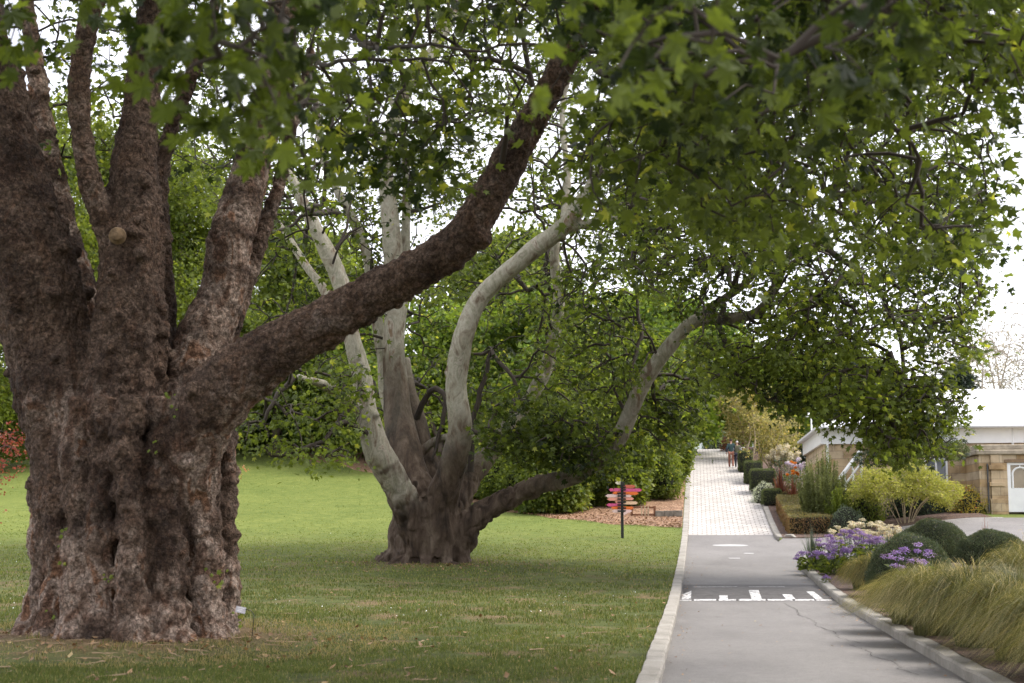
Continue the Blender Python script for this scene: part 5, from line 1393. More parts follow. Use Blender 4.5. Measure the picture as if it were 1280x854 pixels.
def flowering(name, label, px, Y, r, h, nh, leaf, flower, seed, group=None, cat='flowers', nl=420, hr=.10, fs=.020, ls=.15, xy=None, flat=.4, perhead=70, headm=None):
    rs = np.random.default_rng(seed)
    if xy is None: xy = (float(at(px, 653, Y)[0]), Y)
    root = empty(name, (xy[0], xy[1], float(H(*xy)) + .02)); tag(root, label, cat, group)
    a = rs.random(nl) * 6.283; q = np.sqrt(rs.random(nl)); P = np.stack([np.cos(a) * q * r * .8, np.sin(a) * q * r * .8, rs.uniform(.02, h * .62, nl)], -1)
    nor = rand_dir(nl) * .6 + [0, 0, .7]; tip = np.stack([np.cos(a), np.sin(a), rs.uniform(-.3, .5, nl)], -1)
    L = Leaves(); L.put('oval', P, nor, tip, ls * rs.uniform(.6, 1.2, nl), rs.random(nl), 1.1); L.build('leaves', leaf, root)
    st = MB(); L = Leaves()
    for k in range(nh):
        a = rs.random() * 6.283; q = math.sqrt(rs.random()) * r; e = np.array([math.cos(a) * q, math.sin(a) * q, h * rs.uniform(.72, 1.02) * (1 - .25 * (q / r) ** 2)])
        st.tube([(e[0] * .3, e[1] * .3, .03), tuple(e * [.8, .8, .6]), tuple(e)], .005, 4)
        d = rs.normal(size=(perhead, 3)); d /= np.linalg.norm(d, axis=1, keepdims=True); s = hr * rs.uniform(.6, 1.25)
        C = e + d * s * [1, 1, flat] * rs.uniform(.5, 1, (perhead, 1)); nn = d * .6 + [0, 0, .7] + rs.normal(0, .3, (perhead, 3))
        L.put('oval', C, nn, rand_dir(perhead), np.full(perhead, fs * 1.6) * rs.uniform(.7, 1.3, perhead), rs.random(perhead) * .8 + rs.uniform(-.2, .3), 1.6)
    st.build('stems', M['mid_leaf'] if False else M['spike_leaf'], root); L.build('blossom', flower, root)
    return root
GP = 'sea lavender with purple flower heads'
sl = [(1016, 42.0, .55, 688, 16, 'purple sea lavender nearest the kerb end at the side road'), (1034, 43.5, .55, 668, 18, 'purple sea lavender just behind the one at the kerb end'),
      (1042, 40.0, .5, 682, 16, 'purple sea lavender between the kerb end and the olive grass'), (1062, 42.5, .6, 660, 20, 'tall purple sea lavender in front of the cream flowers'),
      (1086, 41.0, .55, 662, 16, 'purple sea lavender furthest from the road, near the dark mounds')]
for k, (px, Y, r, yt, nh, lab) in enumerate(sl):
    flowering('sea_lavender', lab, px, Y, r, hgt(px, yt, Y), nh, M['plane_leaf'], M['purple_flower'], 200 + k, GP, hr=.13, fs=.026)
flowering('sea_lavender', 'vivid purple sea lavender in front of the dark mound', 1142, 26.2, .5, hgt(1142, 670, 26.2), 14, M['plane_leaf'], M['purple_flower'], 210, GP, hr=.12, fs=.02)
flowering('sea_lavender', 'small purple sea lavender low against the straw grasses', 1128, 26.0, .3, hgt(1128, 706, 26.0), 4, M['plane_leaf'], M['purple_flower'], 211, GP, hr=.10, fs=.02)
flowering('pansy', 'little dark purple pansies hanging over the kerb', 1009, 36.8, .16, .20, 5, M['plane_leaf'], M['purple_flower'], 212, None, nl=60, hr=.05, fs=.03, ls=.06, xy=U2(3.72, 37.2), perhead=14)
flowering('leafy_plant', 'glossy green plant with wine-dark blooms at the kerb beside the straw grass', 1096, 27.5, .34, .62, 6, M['plane_leaf'], M['magenta_flower'], 213, None, nl=240, hr=.07, fs=.025, ls=.14, xy=U2(4.2, 27.3), perhead=20)
flowering('daisy_bush', 'cream and blush flowered bush behind the purple sea lavender', 1078, 45.0, 1.0, hgt(1078, 650, 45.0), 60, M['dull_leaf'], M['cream_flower'], 214, None, 'flowers', hr=.12, fs=.035, nl=500, ls=.10)
flowering('daisy_bush', 'second cream flowered bush, right behind the sea lavender', 1106, 44.2, .7, hgt(1106, 655, 44.2), 30, M['dull_leaf'], M['cream_flower'], 215, None, 'flowers', hr=.11, fs=.035, nl=300, ls=.10)

def spiky(name, label, xy, r, h, n, m, seed, w=.03, segs=4, cat='plant', lean=.7):
    rs = np.random.default_rng(seed); root = empty(name, (xy[0], xy[1], float(H(*xy)) + .02)); tag(root, label, cat)
    a = rs.random(n) * 6.283; q = rs.random(n); D = np.stack([np.cos(a), np.sin(a), 0 * a], -1); S = np.stack([-np.sin(a), np.cos(a), 0 * a], -1); ht = h * rs.uniform(.55, 1.1, n) * (1 - .35 * q)
    V = []
    for k in range(segs):
        t = k / (segs - 1); c = D * (.03 + r * q * lean * (t + .35 * t * t))[:, None]; c[:, 2] += ht * t * (1 - .18 * q * t); ww = w * (1 - t ** 2) * .5 + .001
        V += [c - S * ww, c + S * ww]
    V = np.stack(V, 1).reshape(-1, 3); o = np.arange(n)[:, None] * 2 * segs
    Fq = np.concatenate([o + [2 * k, 2 * k + 1, 2 * k + 3, 2 * k + 2] for k in range(segs - 1)])
    link('leaves', mesh_np('leaves', V, Fq, False, {'tint': np.repeat(rs.random(n), 2 * segs)}), m, root); return root
spiky('spiky_plant', 'dark spiky upright plant at the corner of the side road among purple flowers', (float(at(1014, 653, 43.6)[0]), 43.6), .5, hgt(1014, 652, 43.6), 70, M['spike_leaf'], 220, .035)
spiky('spiky_plant', 'pale spiky rosette between the cream flowers and the far dark mound', (float(at(1110, 653, 41)[0]), 41), .45, hgt(1110, 650, 41), 60, M['spike_leaf'], 221, .035)
spiky('spiky_plant', 'thin spiky plant poking up behind the low right mound', (float(at(1232, 653, 40)[0]), 40), .4, hgt(1232, 645, 40), 50, M['bronze_leaf'], 222, .03)

# ------------------------------------------------------------------ upper bed
ang = -math.atan(.1305)
o = shrub('clipped_hedge', 'long low clipped hedge with tan top and rusty brown sides by the side road', 'hedge', ('box', 1.0, 4.6, .85), 26000, .075, M['brown_leaf'], 'oval', xy=U2(5.15, 63.2), seed=1, top_leaf=M['hedge_top'], rz=ang, z=float(prof(63.2)) + .12, cf=.86)
o.rotation_euler = (math.atan((float(prof(67.8)) - float(prof(58.7))) / 9.1), 0, ang)
GH = 'clipped green box hedge blocks beside the upper path'
for k, (px, Y, hx, hy, yt, lab) in enumerate([(965, 70.2, .45, .8, 612, 'low green hedge block touching the far end of the tan topped hedge'), (954, 75.5, .65, .8, 587, 'box hedge block just behind the silver plant'), (942.5, 80, .48, .9, 577, 'box hedge block in the middle of the row by the path'),
                                        (933, 86, .40, .9, 564, 'box hedge block closest to the walking couple'), (995, 71.0, .7, .8, 616, 'pale gold low hedge block behind the tan topped hedge')]):
    x = float(at(px, 653, Y)[0]); shrub('box_hedge', lab, 'hedge', ('box', hx, hy, max(.45, hgt(px, yt, Y))), 5200, .07, M['box_leaf'] if k < 4 else M['hedge_top'], 'oval', xy=(x, Y), seed=30 + k, rz=ang, group=GH)
shrub('silver_bush', 'silvery white foliage plant in front of the hedge blocks', 'plant', ('ell', .62, .6, hgt(956, 600, 72)), 2600, .09, M['silver_leaf'], 'oval', 956, 72, seed=41, wide=.5, rag=.08)
shrub('silver_bush', 'small silvery plant spilling toward the path kerb', 'plant', ('ell', .35, .4, .4), 900, .08, M['silver_leaf'], 'oval', xy=U2(4.2, 70.4), seed=42, wide=.5, rag=.08)
spiky('flax_plant', 'dark bronze red strappy flax beside the silver plant', (float(at(977, 653, 71.5)[0]), 71.5), .8, 1.7, 130, M['bronze_leaf'], 43, .06)
spiky('flax_plant', 'green and bronze strappy flax between red flax and tall upright shrub', (float(at(992, 653, 70)[0]), 70), .7, 1.5, 110, M['bronze_leaf'], 44, .06)
flowering('orange_daisies', 'orange yellow flowers above the bronze flax', 992, 73.5, .55, hgt(992, 578, 73.5), 9, M['mid_leaf'], M['orange_flower'], 45, None, hr=.08, fs=.05, nl=300)
flowering('blossom_bush', 'airy cream pink bush under the tan small trees', 981, 80, .9, hgt(981, 557, 80), 60, M['dull_leaf'], M['cream_flower'], 46, None, 'shrub', hr=.16, fs=.05, nl=400, flat=.9)
flowering('lilac_bush', 'pale lilac flowered bush in front of the building corner', 1000, 77, .7, hgt(1000, 572, 77), 16, M['dull_leaf'], leafmat('lilac_flower', (.3, .25, .42), (.55, .5, .65), None, .3), 47, None, 'shrub', hr=.13, fs=.045, nl=400, flat=.8)
flowering('red_bush', 'dark wine-red leafed bush with pale blooms beyond the walking couple', 913, 99, .7, hgt(913, 538, 99), 12, M['bronze_leaf'], M['cream_flower'], 48, None, 'shrub', hr=.12, fs=.06, nl=700, ls=.18)
flowering('red_bush', 'low wine and violet bush to the right of the walking couple', 929, 93, .7, hgt(929, 552, 93), 14, M['bronze_leaf'], M['magenta_flower'], 49, None, 'shrub', hr=.14, fs=.05, nl=600, ls=.16)
shrub('leafy_shrub', 'pale grey-green bush at the crest left of the walking couple', 'shrub', ('ell', 1.2, 1.2, 1.6, .4), 3000, .16, M['dull_leaf'], 'oval', 899, 112, seed=50)
# tall rosemary-like upright shrub
rs = np.random.default_rng(60)
def upright(label, px, Y, r, h, n, leaf, seed, group=None):
    rs = np.random.default_rng(seed); x = float(at(px, 653, Y)[0]); root = empty('upright_shrub', (x, Y, float(H(x, Y)))); tag(root, label, 'shrub', group)
    L = Leaves(); st = MB()
    for k in range(n):
        a = rs.random() * 6.283; q = math.sqrt(rs.random()); hh = h * rs.uniform(.62, 1.03) * (1 - .42 * q ** 2); b = np.array([math.cos(a) * q * r * .45, math.sin(a) * q * r * .45, 0]); e = np.array([math.cos(a) * q * r, math.sin(a) * q * r, hh])
        ts = np.linspace(.0 if q > .5 else .3, 1, int(34 * h / 3)); C = b + (e - b) * ts[:, None] + [0, 0, 0]; C[:, :2] += (np.sin(ts * 3)[:, None] * (e - b)[:2] * .2)
        C = np.repeat(C, 5, 0); m = len(C); d = rs.normal(size=(m, 3)); d[:, 2] += 1.1; tt = np.repeat(ts, 5)
        L.put('oval', C, rand_dir(m), d, rs.uniform(.10, .17, m) * (1.1 - .3 * tt), .15 + .45 * rs.random() + rs.normal(0, .14, m) + .15 * tt, .5)
        if k % 4 == 0: st.tube([tuple(b * .5), tuple((b + e) / 2), tuple(e)], [.02, .012, .004], 4)
    L.build('foliage', leaf, root); st.build('stems', M['twig'], root); return root
upright('tall upright feathery grey-green shrub left of the yellow bush', 1030, 60.5, 1.05, hgt(1030, 556, 60.5), 150, M['rosemary'], 61)
shrub('leafy_shrub', 'dense mid green shrub filling the gap between feathery shrub and yellow bush', 'shrub', ('ell', 1.0, .8, hgt(1075, 598, 60.8)), 5200, .13, M['mid_leaf'], 'oval', 1075, 60.8, seed=67, rag=.2)
shrub('leafy_shrub', 'dark green shrub against the stone wall behind the yellow bush', 'shrub', ('ell', 1.3, .7, hgt(1150, 590, 61.4)), 4200, .13, M['dark_leaf'], 'oval', 1150, 61.4, seed=68, rag=.2)
upright('shorter dark green upright shrub tucked at the foot of the feathery one', 1052, 59.2, .7, hgt(1052, 605, 59.2), 60, M['mid_leaf'], 62)
shrub('leafy_shrub', 'low pale dotted shrub below the yellow bush', 'shrub', ('ell', .8, .7, hgt(1058, 628, 58.5)), 2600, .08, M['dull_leaf'], 'oval', 1058, 58.5, seed=63, rag=.1)
o = make_tree('yellow_bush', 'wide yellow-green bush with bare fanned stems before the building', (0, 0, 0), 1, 1, 10, 4, .1, M['yellow_leaf'], M['pale_twig'], seed=1) if False else None
def fan_bush(label, px, Y, rx, h, seed):
    rs = np.random.default_rng(seed); x = float(at(px, 653, Y)[0]); root = empty('yellow_bush', (x, Y, float(H(x, Y)))); tag(root, label, 'shrub')
    sk = Skel(); TV, TF, n = [], [], 0
    for k in range(16):
        a = rs.uniform(0, 6.28); q = rs.uniform(.35, .95); e = np.array([math.cos(a) * q * rx * .8, math.sin(a) * q * rx * .55, h * rs.uniform(.5, .72)])
        P, r = smooth_path([(e[0] * .12, e[1] * .12, -.1), e * [.4, .4, .45], e * [.72, .72, .75], e], [.018, .016, .013, .008], .15)
        v, f, c = tube_arr(P, r, 5, n); TV.append(v); TF.append(f); n += len(v); sk.limb(P, 0, len(P) // 2)
    C = []
    while len(C) < 1150:
        d = rs.normal(size=3); d /= np.linalg.norm(d); d[2] = abs(d[2]) * 1.0 - .25
        p = d * [rx, rx * .7, h * .56] * rs.uniform(.45, 1.0) ** .6 + [0, 0, h * .47]
        p[2] += .18 * math.sin(p[0] * 3.1) + .1 * math.sin(p[0] * 7)
        if p[2] > .16 * h and (p[2] > .42 * h or rs.random() < .5): C.append(p)
    C = np.array(C); A = sk.grow(C, .3); L = Leaves(); sprays_to_leaves(L, 'oval', C, A, 16, .28, .11, .5, .1, .12, .9, .3)
    tw, tf = sk.twigs(.004, .42, .012, 3)
    link('stems', mesh_np('stems', np.concatenate(TV + [tw]), [np.concatenate(TF), tf + n], True), M['pale_twig'], root); L.build('foliage', M['yellow_leaf'], root); return root
fan_bush('wide yellow-green bush with bare fanned stems in front of the stone building', 1132, 58.3, 2.35, hgt(1132, 571, 58.3), 64)
shrub('leafy_shrub', 'low yellow and orange leaved shrub against the stone wall by the porch', 'shrub', ('ell', .68, .5, hgt(1213, 608, 60.4)), 2600, .10, leafmat('autumn_leaf', (.10, .12, .03), (.38, .30, .05), (.5, .2, .05), .3), 'oval', 1213, 60.4, seed=65, rag=.15)
shrub('leafy_shrub', 'dark little shrub at the drainpipe of the porch', 'shrub', ('ell', .3, .3, .5), 700, .08, M['mid_leaf'], 'oval', 1229, 60.4, seed=66, rag=.1)
# cloud pruned conifer
def cloud_tree():
    Y = 59.6; px = 1140; x = float(at(px, 653, Y)[0]); z = float(H(x, Y)); root = empty('cloud_pruned_tree', (x, Y, z)); tag(root, 'cloud-pruned dark evergreen with flat leafy pads before the stone wall', 'tree')
    pads = [(1125, 562, 1.5, .55), (1093, 573, .9, .35), (1160, 556, 1.3, .6), (1190, 564, .75, .42), (1145, 545, 1.2, .5), (1110, 548, .9, .4)]
    mb = MB(); rs = np.random.default_rng(9)
    mb.tube([(0, 0, -.2), (.1, 0, 1.0), (-.1, 0, 1.9), (.1, 0, 2.9)], [.16, .13, .11, .06], 8)
    for k, (a, b, r, t) in enumerate(pads):
        c = at(a, b, Y + rs.uniform(-.5, .5)) - [x, Y, z]; mb.tube([(0, 0, max(.8, c[2] - .9)), tuple(c * [.6, .6, .92]), tuple(c - [0, 0, .1])], [.07, .05, .03], 6)
        n = 2600; d = rs.normal(size=(n, 3)); d /= np.linalg.norm(d, axis=1, keepdims=True); P = c + d * (1 - np.abs(rs.normal(0, .12, (n, 1)))) * [r, r * .8, t]
        L = Leaves(); L.put('oval', P, d + rand_dir(n) * .7, d + rand_dir(n), rs.uniform(.06, .12, n), .2 + .5 * rs.random(n), .6); L.build('foliage_pad', M['box_leaf'] if k in (3, 0) else M['dark_leaf'], root)
    mb.build('trunk', M['twig'], root, True)
cloud_tree()

# ------------------------------------------------------------------ building
def building():
    YB_, x0, x1, yb = 64.0, float(at(1024, 600, 64)[0]), 38.0, 75.0; th = -math.atan(.1305); ct, st_ = math.cos(th), math.sin(th)
    def LX(px, Yl):
        k = (px - 640) / F; ly = Yl - YB_      # a pixel column on the plane Y = Yl of the turned building
        lx = (k * (YB_ + ly * ct) - x0 + ly * st_) / (ct - k * st_); return x0 + lx
    def LZ(px, py, Yl):
        lx = LX(px, Yl) - x0; return float(at(px, py, YB_ + lx * st_ + (Yl - YB_) * ct)[2])
    zt = LZ(1100, 555, 64); ze = LZ(1100, 534, 64); zb = 1.2
    root = empty('stone_building', (x0, YB_, 2.3), th); tag(root, 'long sandstone building under a white hipped roof with a projecting stone porch', 'building'); off = np.array([x0, YB_, 2.3])
    def b(mb, name, m, par=root, sm=False):
        mb.V = [v - off for v in mb.V]; return mb.build(name, m, par, sm)
    w = MB(); w.box(x0 + .25, x1 - .2, YB_, yb, zb, zt); b(w, 'wall', M['sandstone'])
    f = MB(); f.box(x0 + .1, x1, YB_ - .12, yb + .1, zt + .004, ze - .02); b(f, 'fascia', M['white'])
    # roof
    e = (x0 - .15, x1 + .2, YB_ - .6, yb + .4); zr = LZ(1190, 487, 69.5); r0, r1, ym = LX(1128, 69.5), LX(1252, 69.5), 69.5
    rm = MB(); V = [(e[0], e[2], ze), (e[1], e[2], ze), (e[1], e[3], ze), (e[0], e[3], ze), (r0, ym, zr), (r1, ym, zr)]
    Vb = [(a_, b_, c_ - .10) for a_, b_, c_ in V[:4]]
    rm.add(V + Vb, [(0, 1, 5, 4), (2, 3, 4, 5), (3, 0, 4), (1, 2, 5), (0, 6, 7, 1), (1, 7, 8, 2), (2, 8, 9, 3), (3, 9, 6, 0), (9, 8, 7, 6)])
    # standing seams on the front face
    roof = b(rm, 'roof', M['whiteroof'])
    for q in np.arange(e[0] + 1.0, e[1] - .5, 1.15):
        if q < r0: t = (q - e[0]) / (r0 - e[0])
        elif q > r1: t = (e[1] - q) / (e[1] - r1)
        else: t = 1
        t *= .97; yq = e[2] + (ym - e[2]) * t; zq = ze + (zr - ze) * t
        sm = MB(); sm.tube([(q, e[2] + .02, ze + .01), (q, yq, zq + .01)], .025, 4); b(sm, 'seam', M['whiteroof'], roof)

    g = MB(); g.tube([(e[0], e[2] - .07, ze - .06), (e[1], e[2] - .07, ze - .06)], .07, 8); b(g, 'gutter', simple('gutter_grey', (.5, .5, .5), .4, .05), root, True)
    for pxp in (1034, 1266):
        xq = LX(pxp, 63.8); q = MB(); q.tube([(xq, YB_ - .08 - (2.98 if pxp == 1266 else 0) * 0, ze - .1), (xq, YB_ - .08, zt - (.4 if pxp == 1266 else 2.4))], .055, 8); b(q, 'drainpipe', M['white'], root, True)
    # windows of the long wall (partly behind plants)
    for xq in (x0 + 4.6,):
        wn = MB(); wn.box(xq, xq + 1.0, YB_ - .04, YB_ + .02, 3.2, 4.7, .01); ww = b(wn, 'window', M['white'])
        gl = MB(); gl.box(xq + .09, xq + .46, YB_ - .055, YB_ - .03, 3.3, 4.6); gl.box(xq + .54, xq + .91, YB_ - .055, YB_ - .03, 3.3, 4.6); b(gl, 'pane', simple('window_glass', (.10, .11, .12), .12, .1), ww)
    # porch
    px0, px1, yp = LX(1222, 61), 27.5, 61.0; zc = LZ(1230, 556, 61); dx0, dx1 = LX(1257, 61), LX(1290, 61); dz = LZ(1260, 579, 61); gz = 2.28
    p = MB(); p.box(px0, dx0 - .004, yp, YB_ - .004, zb, zc - .42); p.box(dx1 + .004, px1, yp, YB_ - .004, zb, zc - .42); p.box(dx0, dx1, yp + .003, YB_ - .004, dz + .16, zc - .423); p.box(dx0, dx1, yp + .5, YB_ - .01, zb, gz + .03)
    porch = b(p, 'porch', M['sandstone'])
    c = MB(); c.box(px0 - .14, px1 + .1, yp - .16, YB_ - .003, zc - .42, zc - .22, .03); c.box(px0 - .06, px1 + .05, yp - .07, YB_ - .003, zc - .218, zc, .03); b(c, 'cornice', M['wallstone'] if False else simple('weathered_stone', (.33, .28, .21), .95, .35, 4, 0, .5, 12), porch)
    # banded pilasters
    for q0 in (LX(1236, 61), dx1 + .5):
        q = MB(); wq = .46
        q.box(q0, q0 + wq, yp - .10, yp - .003, zb, zc - .424, .01); q.box(q0 - .08, q0 + wq + .08, yp - .17, yp - .004, zc - 1.05, zc - .86, .01); q.box(q0 - .08, q0 + wq + .08, yp - .16, yp - .004, zc - 1.75, zc - 1.58, .01); q.box(q0 - .06, q0 + wq + .06, yp - .15, yp - .004, zb, gz + .55, .01)
        b(q, 'pilaster', M['sandstone'], porch)
    li = MB(); li.box(dx0 - .12, dx1 + .12, yp - .04, yp + .2, dz + .02, dz + .157, .01); b(li, 'lintel', simple('brown_stone', (.22, .15, .09), .9, .2), porch)
    # door: white leaf with an arched glazed upper half
    dm = MB(); ym_ = yp + .10; cx_ = (dx0 + dx1) / 2; W_ = (dx1 - dx0) / 2
    dm.box(dx0 + .003, dx0 + .14, ym_ - .06, ym_ + .05, gz, dz + .017); dm.box(dx1 - .14, dx1 - .003, ym_ - .06, ym_ + .05, gz, dz + .017); dm.box(dx0 + .143, dx1 - .143, ym_ - .06, ym_ + .05, dz - .08, dz + .017)
    dm.box(dx0 + .143, dx1 - .143, ym_, ym_ + .05, gz, gz + 1.0)
    door = b(dm, 'door', M['white'])
    gp = MB(); gp.box(dx0 + .143, dx1 - .143, ym_ + .02, ym_ + .04, gz + 1.0, dz - .08); b(gp, 'pane', M['glass_dull'], door)
    ar = MB(); aa = np.linspace(0, math.pi, 15); ra = W_ - .22; zc_ = dz - .18 - ra * .9
    ar.tube([(cx_ - ra, ym_, gz + 1.0)] + [(cx_ - ra * math.cos(t), ym_, zc_ + ra * .9 * math.sin(t)) for t in aa] + [(cx_ + ra, ym_, gz + 1.0)], .045, 6); ar.box(cx_ - .02, cx_ + .02, ym_ - .03, ym_ + .02, zc_ + ra * .9, dz - .08)
    b(ar, 'glazing_arch', M['white'], door)
    # porch drainpipe
    q = MB(); q.tube([(px0 + .32, yp - .1, gz), (px0 + .32, yp - .1, zc - .8)], .035, 7); b(q, 'drainpipe', simple('iron_pipe', (.06, .06, .06), .6), porch)
    # stepped white ramp side on the left
    return x0
bx0 = building()
mb = MB(); p0 = at(1046, 603, 61.8); p1 = at(1076, 563, 61.8)
d = p1 - p0
for k in range(2):
    z_ = -.55 * k; mb.tube([p0 + [0, 0, z_], p1 + [0, 0, z_]], .09 if k == 0 else .05, 6)
for t in (0, .33, .66, 1): q = p0 + d * t; mb.tube([q + [0, 0, 0], (q[0], q[1], float(H(q[0], q[1])))], .05, 6)
tag(mb.build('handrail', M['white']), 'white sloping handrail by the left end of the stone building', 'handrail')
# lamp on a pole
lp = at(1014, 519, 72); gz_ = float(H(lp[0], 72)); root = empty('street_lamp', (lp[0], 72, gz_)); tag(root, 'white double lamp on a thin pole at the left roof corner', 'lamp')
mb = MB(); hh = lp[2] - gz_; mb.tube([(0, 0, 0), (0, 0, hh)], [.05, .035], 8); mb.build('pole', M['white'], root, True)
for s in (-1, 1):
    mb = MB(); mb.tube([(s * .02, 0, hh - .05), (s * .14, 0, hh + .02), (s * .24, -.05, hh + .0)], [.04, .11, .12], 10); mb.build('lamp_head', M['white'], root, True)

# ------------------------------------------------------------------ signpost
def signpost():
    g = gnd(778, 673); Y = g[1]; s = ppm(Y) ; x, z = g[0], g[2]
    root = empty('signpost', (x, Y, z)); tag(root, 'black signpost with many pink, orange and cream pointed boards', 'signpost')
    H_ = (673 - 606) / s; W = .055
    mb = MB(); mb.box(-W, W, -W, W, -.2, H_, .008); mb.build('post', M['black'], root)
    k8 = 8.54
    cols = {'o': (.80, .17, .03), 'm': (.66, .10, .26), 'l': (.80, .56, .55), 's': (.80, .34, .26), 'p': (.82, .54, .36), 'c': (.75, .68, .55), 'r': (.62, .14, .09)}
    ms = {k: simple('board_' + {'o': 'orange', 'm': 'magenta', 'l': 'light_pink', 's': 'salmon', 'p': 'peach', 'c': 'cream', 'r': 'coral'}[k], v, .5, .08) for k, v in cols.items()}
    B = [(370, 470, 165, 'r', 'coral orange pointed board, topmost long one'), (370, 537, 203, 'm', 'long magenta pointed board, widest on its side'), (370, 500, 237, 'o', 'bright orange pointed board below the magenta one'), (370, 427, 265, 'l', 'short pale pink board'), (370, 452, 294, 's', 'salmon board'),
         (370, 492, 338, 'p', 'peach pointed board'), (370, 447, 392, 'o', 'orange board low on the post'), (370, 430, 424, 'l', 'lowest pale pink board'),
         (280, 180, 200, 'm', 'short magenta board'), (290, 220, 235, 'o', 'short orange board'), (270, 147, 263, 'l', 'long pale pink board'), (270, 165, 298, 's', 'long salmon board'), (300, 245, 327, 's', 'stub salmon board'), (265, 155, 360, 'm', 'long pink board'),
         (290, 205, 388, 'o', 'orange board'), (265, 213, 424, 'l', 'pale pink board low down'), (290, 250, 127, 'c', 'small cream board at the top')]
    for a, b_, y, c, lab in B:
        zc = (673 - (590 + y / k8)) / s; xa, xb = (740 + a / k8 - 778) / s, (740 + b_ / k8 - 778) / s
        sg = 1 if xb > xa else -1; xa = sg * W; hh = .062; xt = xb
        P = [(xa, zc - hh), (xt - sg * .09, zc - hh), (xt, zc), (xt - sg * .09, zc + hh), (xa, zc + hh)]
        if sg < 0: P = P[::-1]
        mb = MB(); yo = -.075 if sg > 0 else -.078; mb.prism(P, 'y', yo, yo + .026)
        o = mb.build('board', ms[c], root); o['label'] = lab
    mb = MB(); mb.prism([(0, -.05), (.16, .05), (.1, .14), (-.02, .03)], 'y', -.12, -.095); mb.V[0][:, 2] += (673 - 643.5) / s; mb.V[0][:, 0] += .06; mb.build('board', ms['l'], root)['label'] = 'small pale board angled down at the foot of the stack'
    for y in (128, 150, 172, 200, 235, 265, 297, 330, 360, 392, 424):
        zc = (673 - (590 + y / k8)) / s; mb = MB(); e = .15 if y > 170 else .12
        mb.box(-.19 if y in (235, 265, 297, 330, 360, 392, 424) else -.06, e, -.11, -.082, zc - .032, zc + .032, .004); mb.build('bracket', M['black'], root)
signpost()
# plant label by the big trunk
def plant_label():
    g = gnd(315, 795); Y = g[1]; root = empty('plant_label', g); tag(root, 'small grey plant label on a bent wire stake beside the huge trunk', 'sign')
    s = ppm(Y); mb = MB(); mb.tube([(0, 0, -.05), (.02, 0, .22), (.025, 0, .30), (-.02, -.01, .36), (-.10, -.02, .385)], .006, 6); mb.build('stake', M['black'], root, True)
    mb = MB(); mb.box(-.075, .075, -.004, .004, -.05, .05, .003); o = mb.build('plate', simple('plate_grey', (.42, .40, .44), .4, .1), root); o.location = (-.17, -.03, .375); o.rotation_euler = (R(-25), R(12), R(10))
    t = MB()
    for k, (a, b_) in enumerate([(-.055, .05), (-.045, .03), (-.05, .015)]): t.box(a, b_, -.0065, -.0045, .026 - k * .026, .034 - k * .026)
    q = t.build('lettering', simple('plate_letter', (.75, .74, .76), .5), o)
plant_label()
# little stone wall and timber barrier at the step left of the path
g = gnd(840, 647); z0 = g[2]; u0 = g[0] - float(xl(g[1])); mb = MB(); xs = np.linspace(float(at(819, 640, g[1])[0]), float(xl(g[1])) - .27, 4)
for k in range(3): mb.box(xs[k] + .004, xs[k + 1] - .004, g[1], g[1] + .35, z0 - .3, z0 + .30 + .01 * k, .02)
tag(mb.build('stone_wall', M['wallstone']), 'low dark stone retaining wall across the mulch beside the path', 'wall')
root = empty('timber_barrier', (float(at(805, 640, g[1])[0]), g[1] + .1, z0)); tag(root, 'small rusty brown timber barrier with pale slats at the end of the low stone wall', 'barrier')
for q in (-.55, .5): mb = MB(); mb.box(q - .05, q + .05, -.05, .05, -.2, .52, .008); mb.build('post', M['rust'], root)
for zq in (.12, .46): mb = MB(); mb.box(-.5, .45, -.03, .03, zq - .04, zq + .04, .006); mb.build('rail', M['rust'], root)
for q in (-.1, .05, .2): mb = MB(); mb.box(q - .03, q + .03, -.06, -.033, .08, .5, .004, 0); o = mb.build('slat', M['pale_twig'], root)

# ------------------------------------------------------------------ people
def skinned(name, V, E, rad, m, parent, root_i=0, lvl=2):
    me = bpy.data.meshes.new(name); me.from_pydata([tuple(v) for v in V], E, []); me.update()
    ob = bpy.data.objects.new('tmp', me); COL.objects.link(ob)
    md = ob.modifiers.new('s', 'SKIN')
    if not me.skin_vertices: bpy.context.view_layer.objects.active = ob
    for i, sv in enumerate(me.skin_vertices[0].data):
        r = rad[i]; sv.radius = r if isinstance(r, tuple) else (r, r); sv.use_root = (i == root_i)
    sb = ob.modifiers.new('b', 'SUBSURF'); sb.levels = sb.render_levels = lvl
    dg = bpy.context.evaluated_depsgraph_get(); me2 = bpy.data.meshes.new_from_object(ob.evaluated_get(dg)); bpy.data.objects.remove(ob)
    me2.polygons.foreach_set('use_smooth', np.ones(len(me2.polygons), bool)); me2.materials.clear()
    return link(name, me2, m, parent)
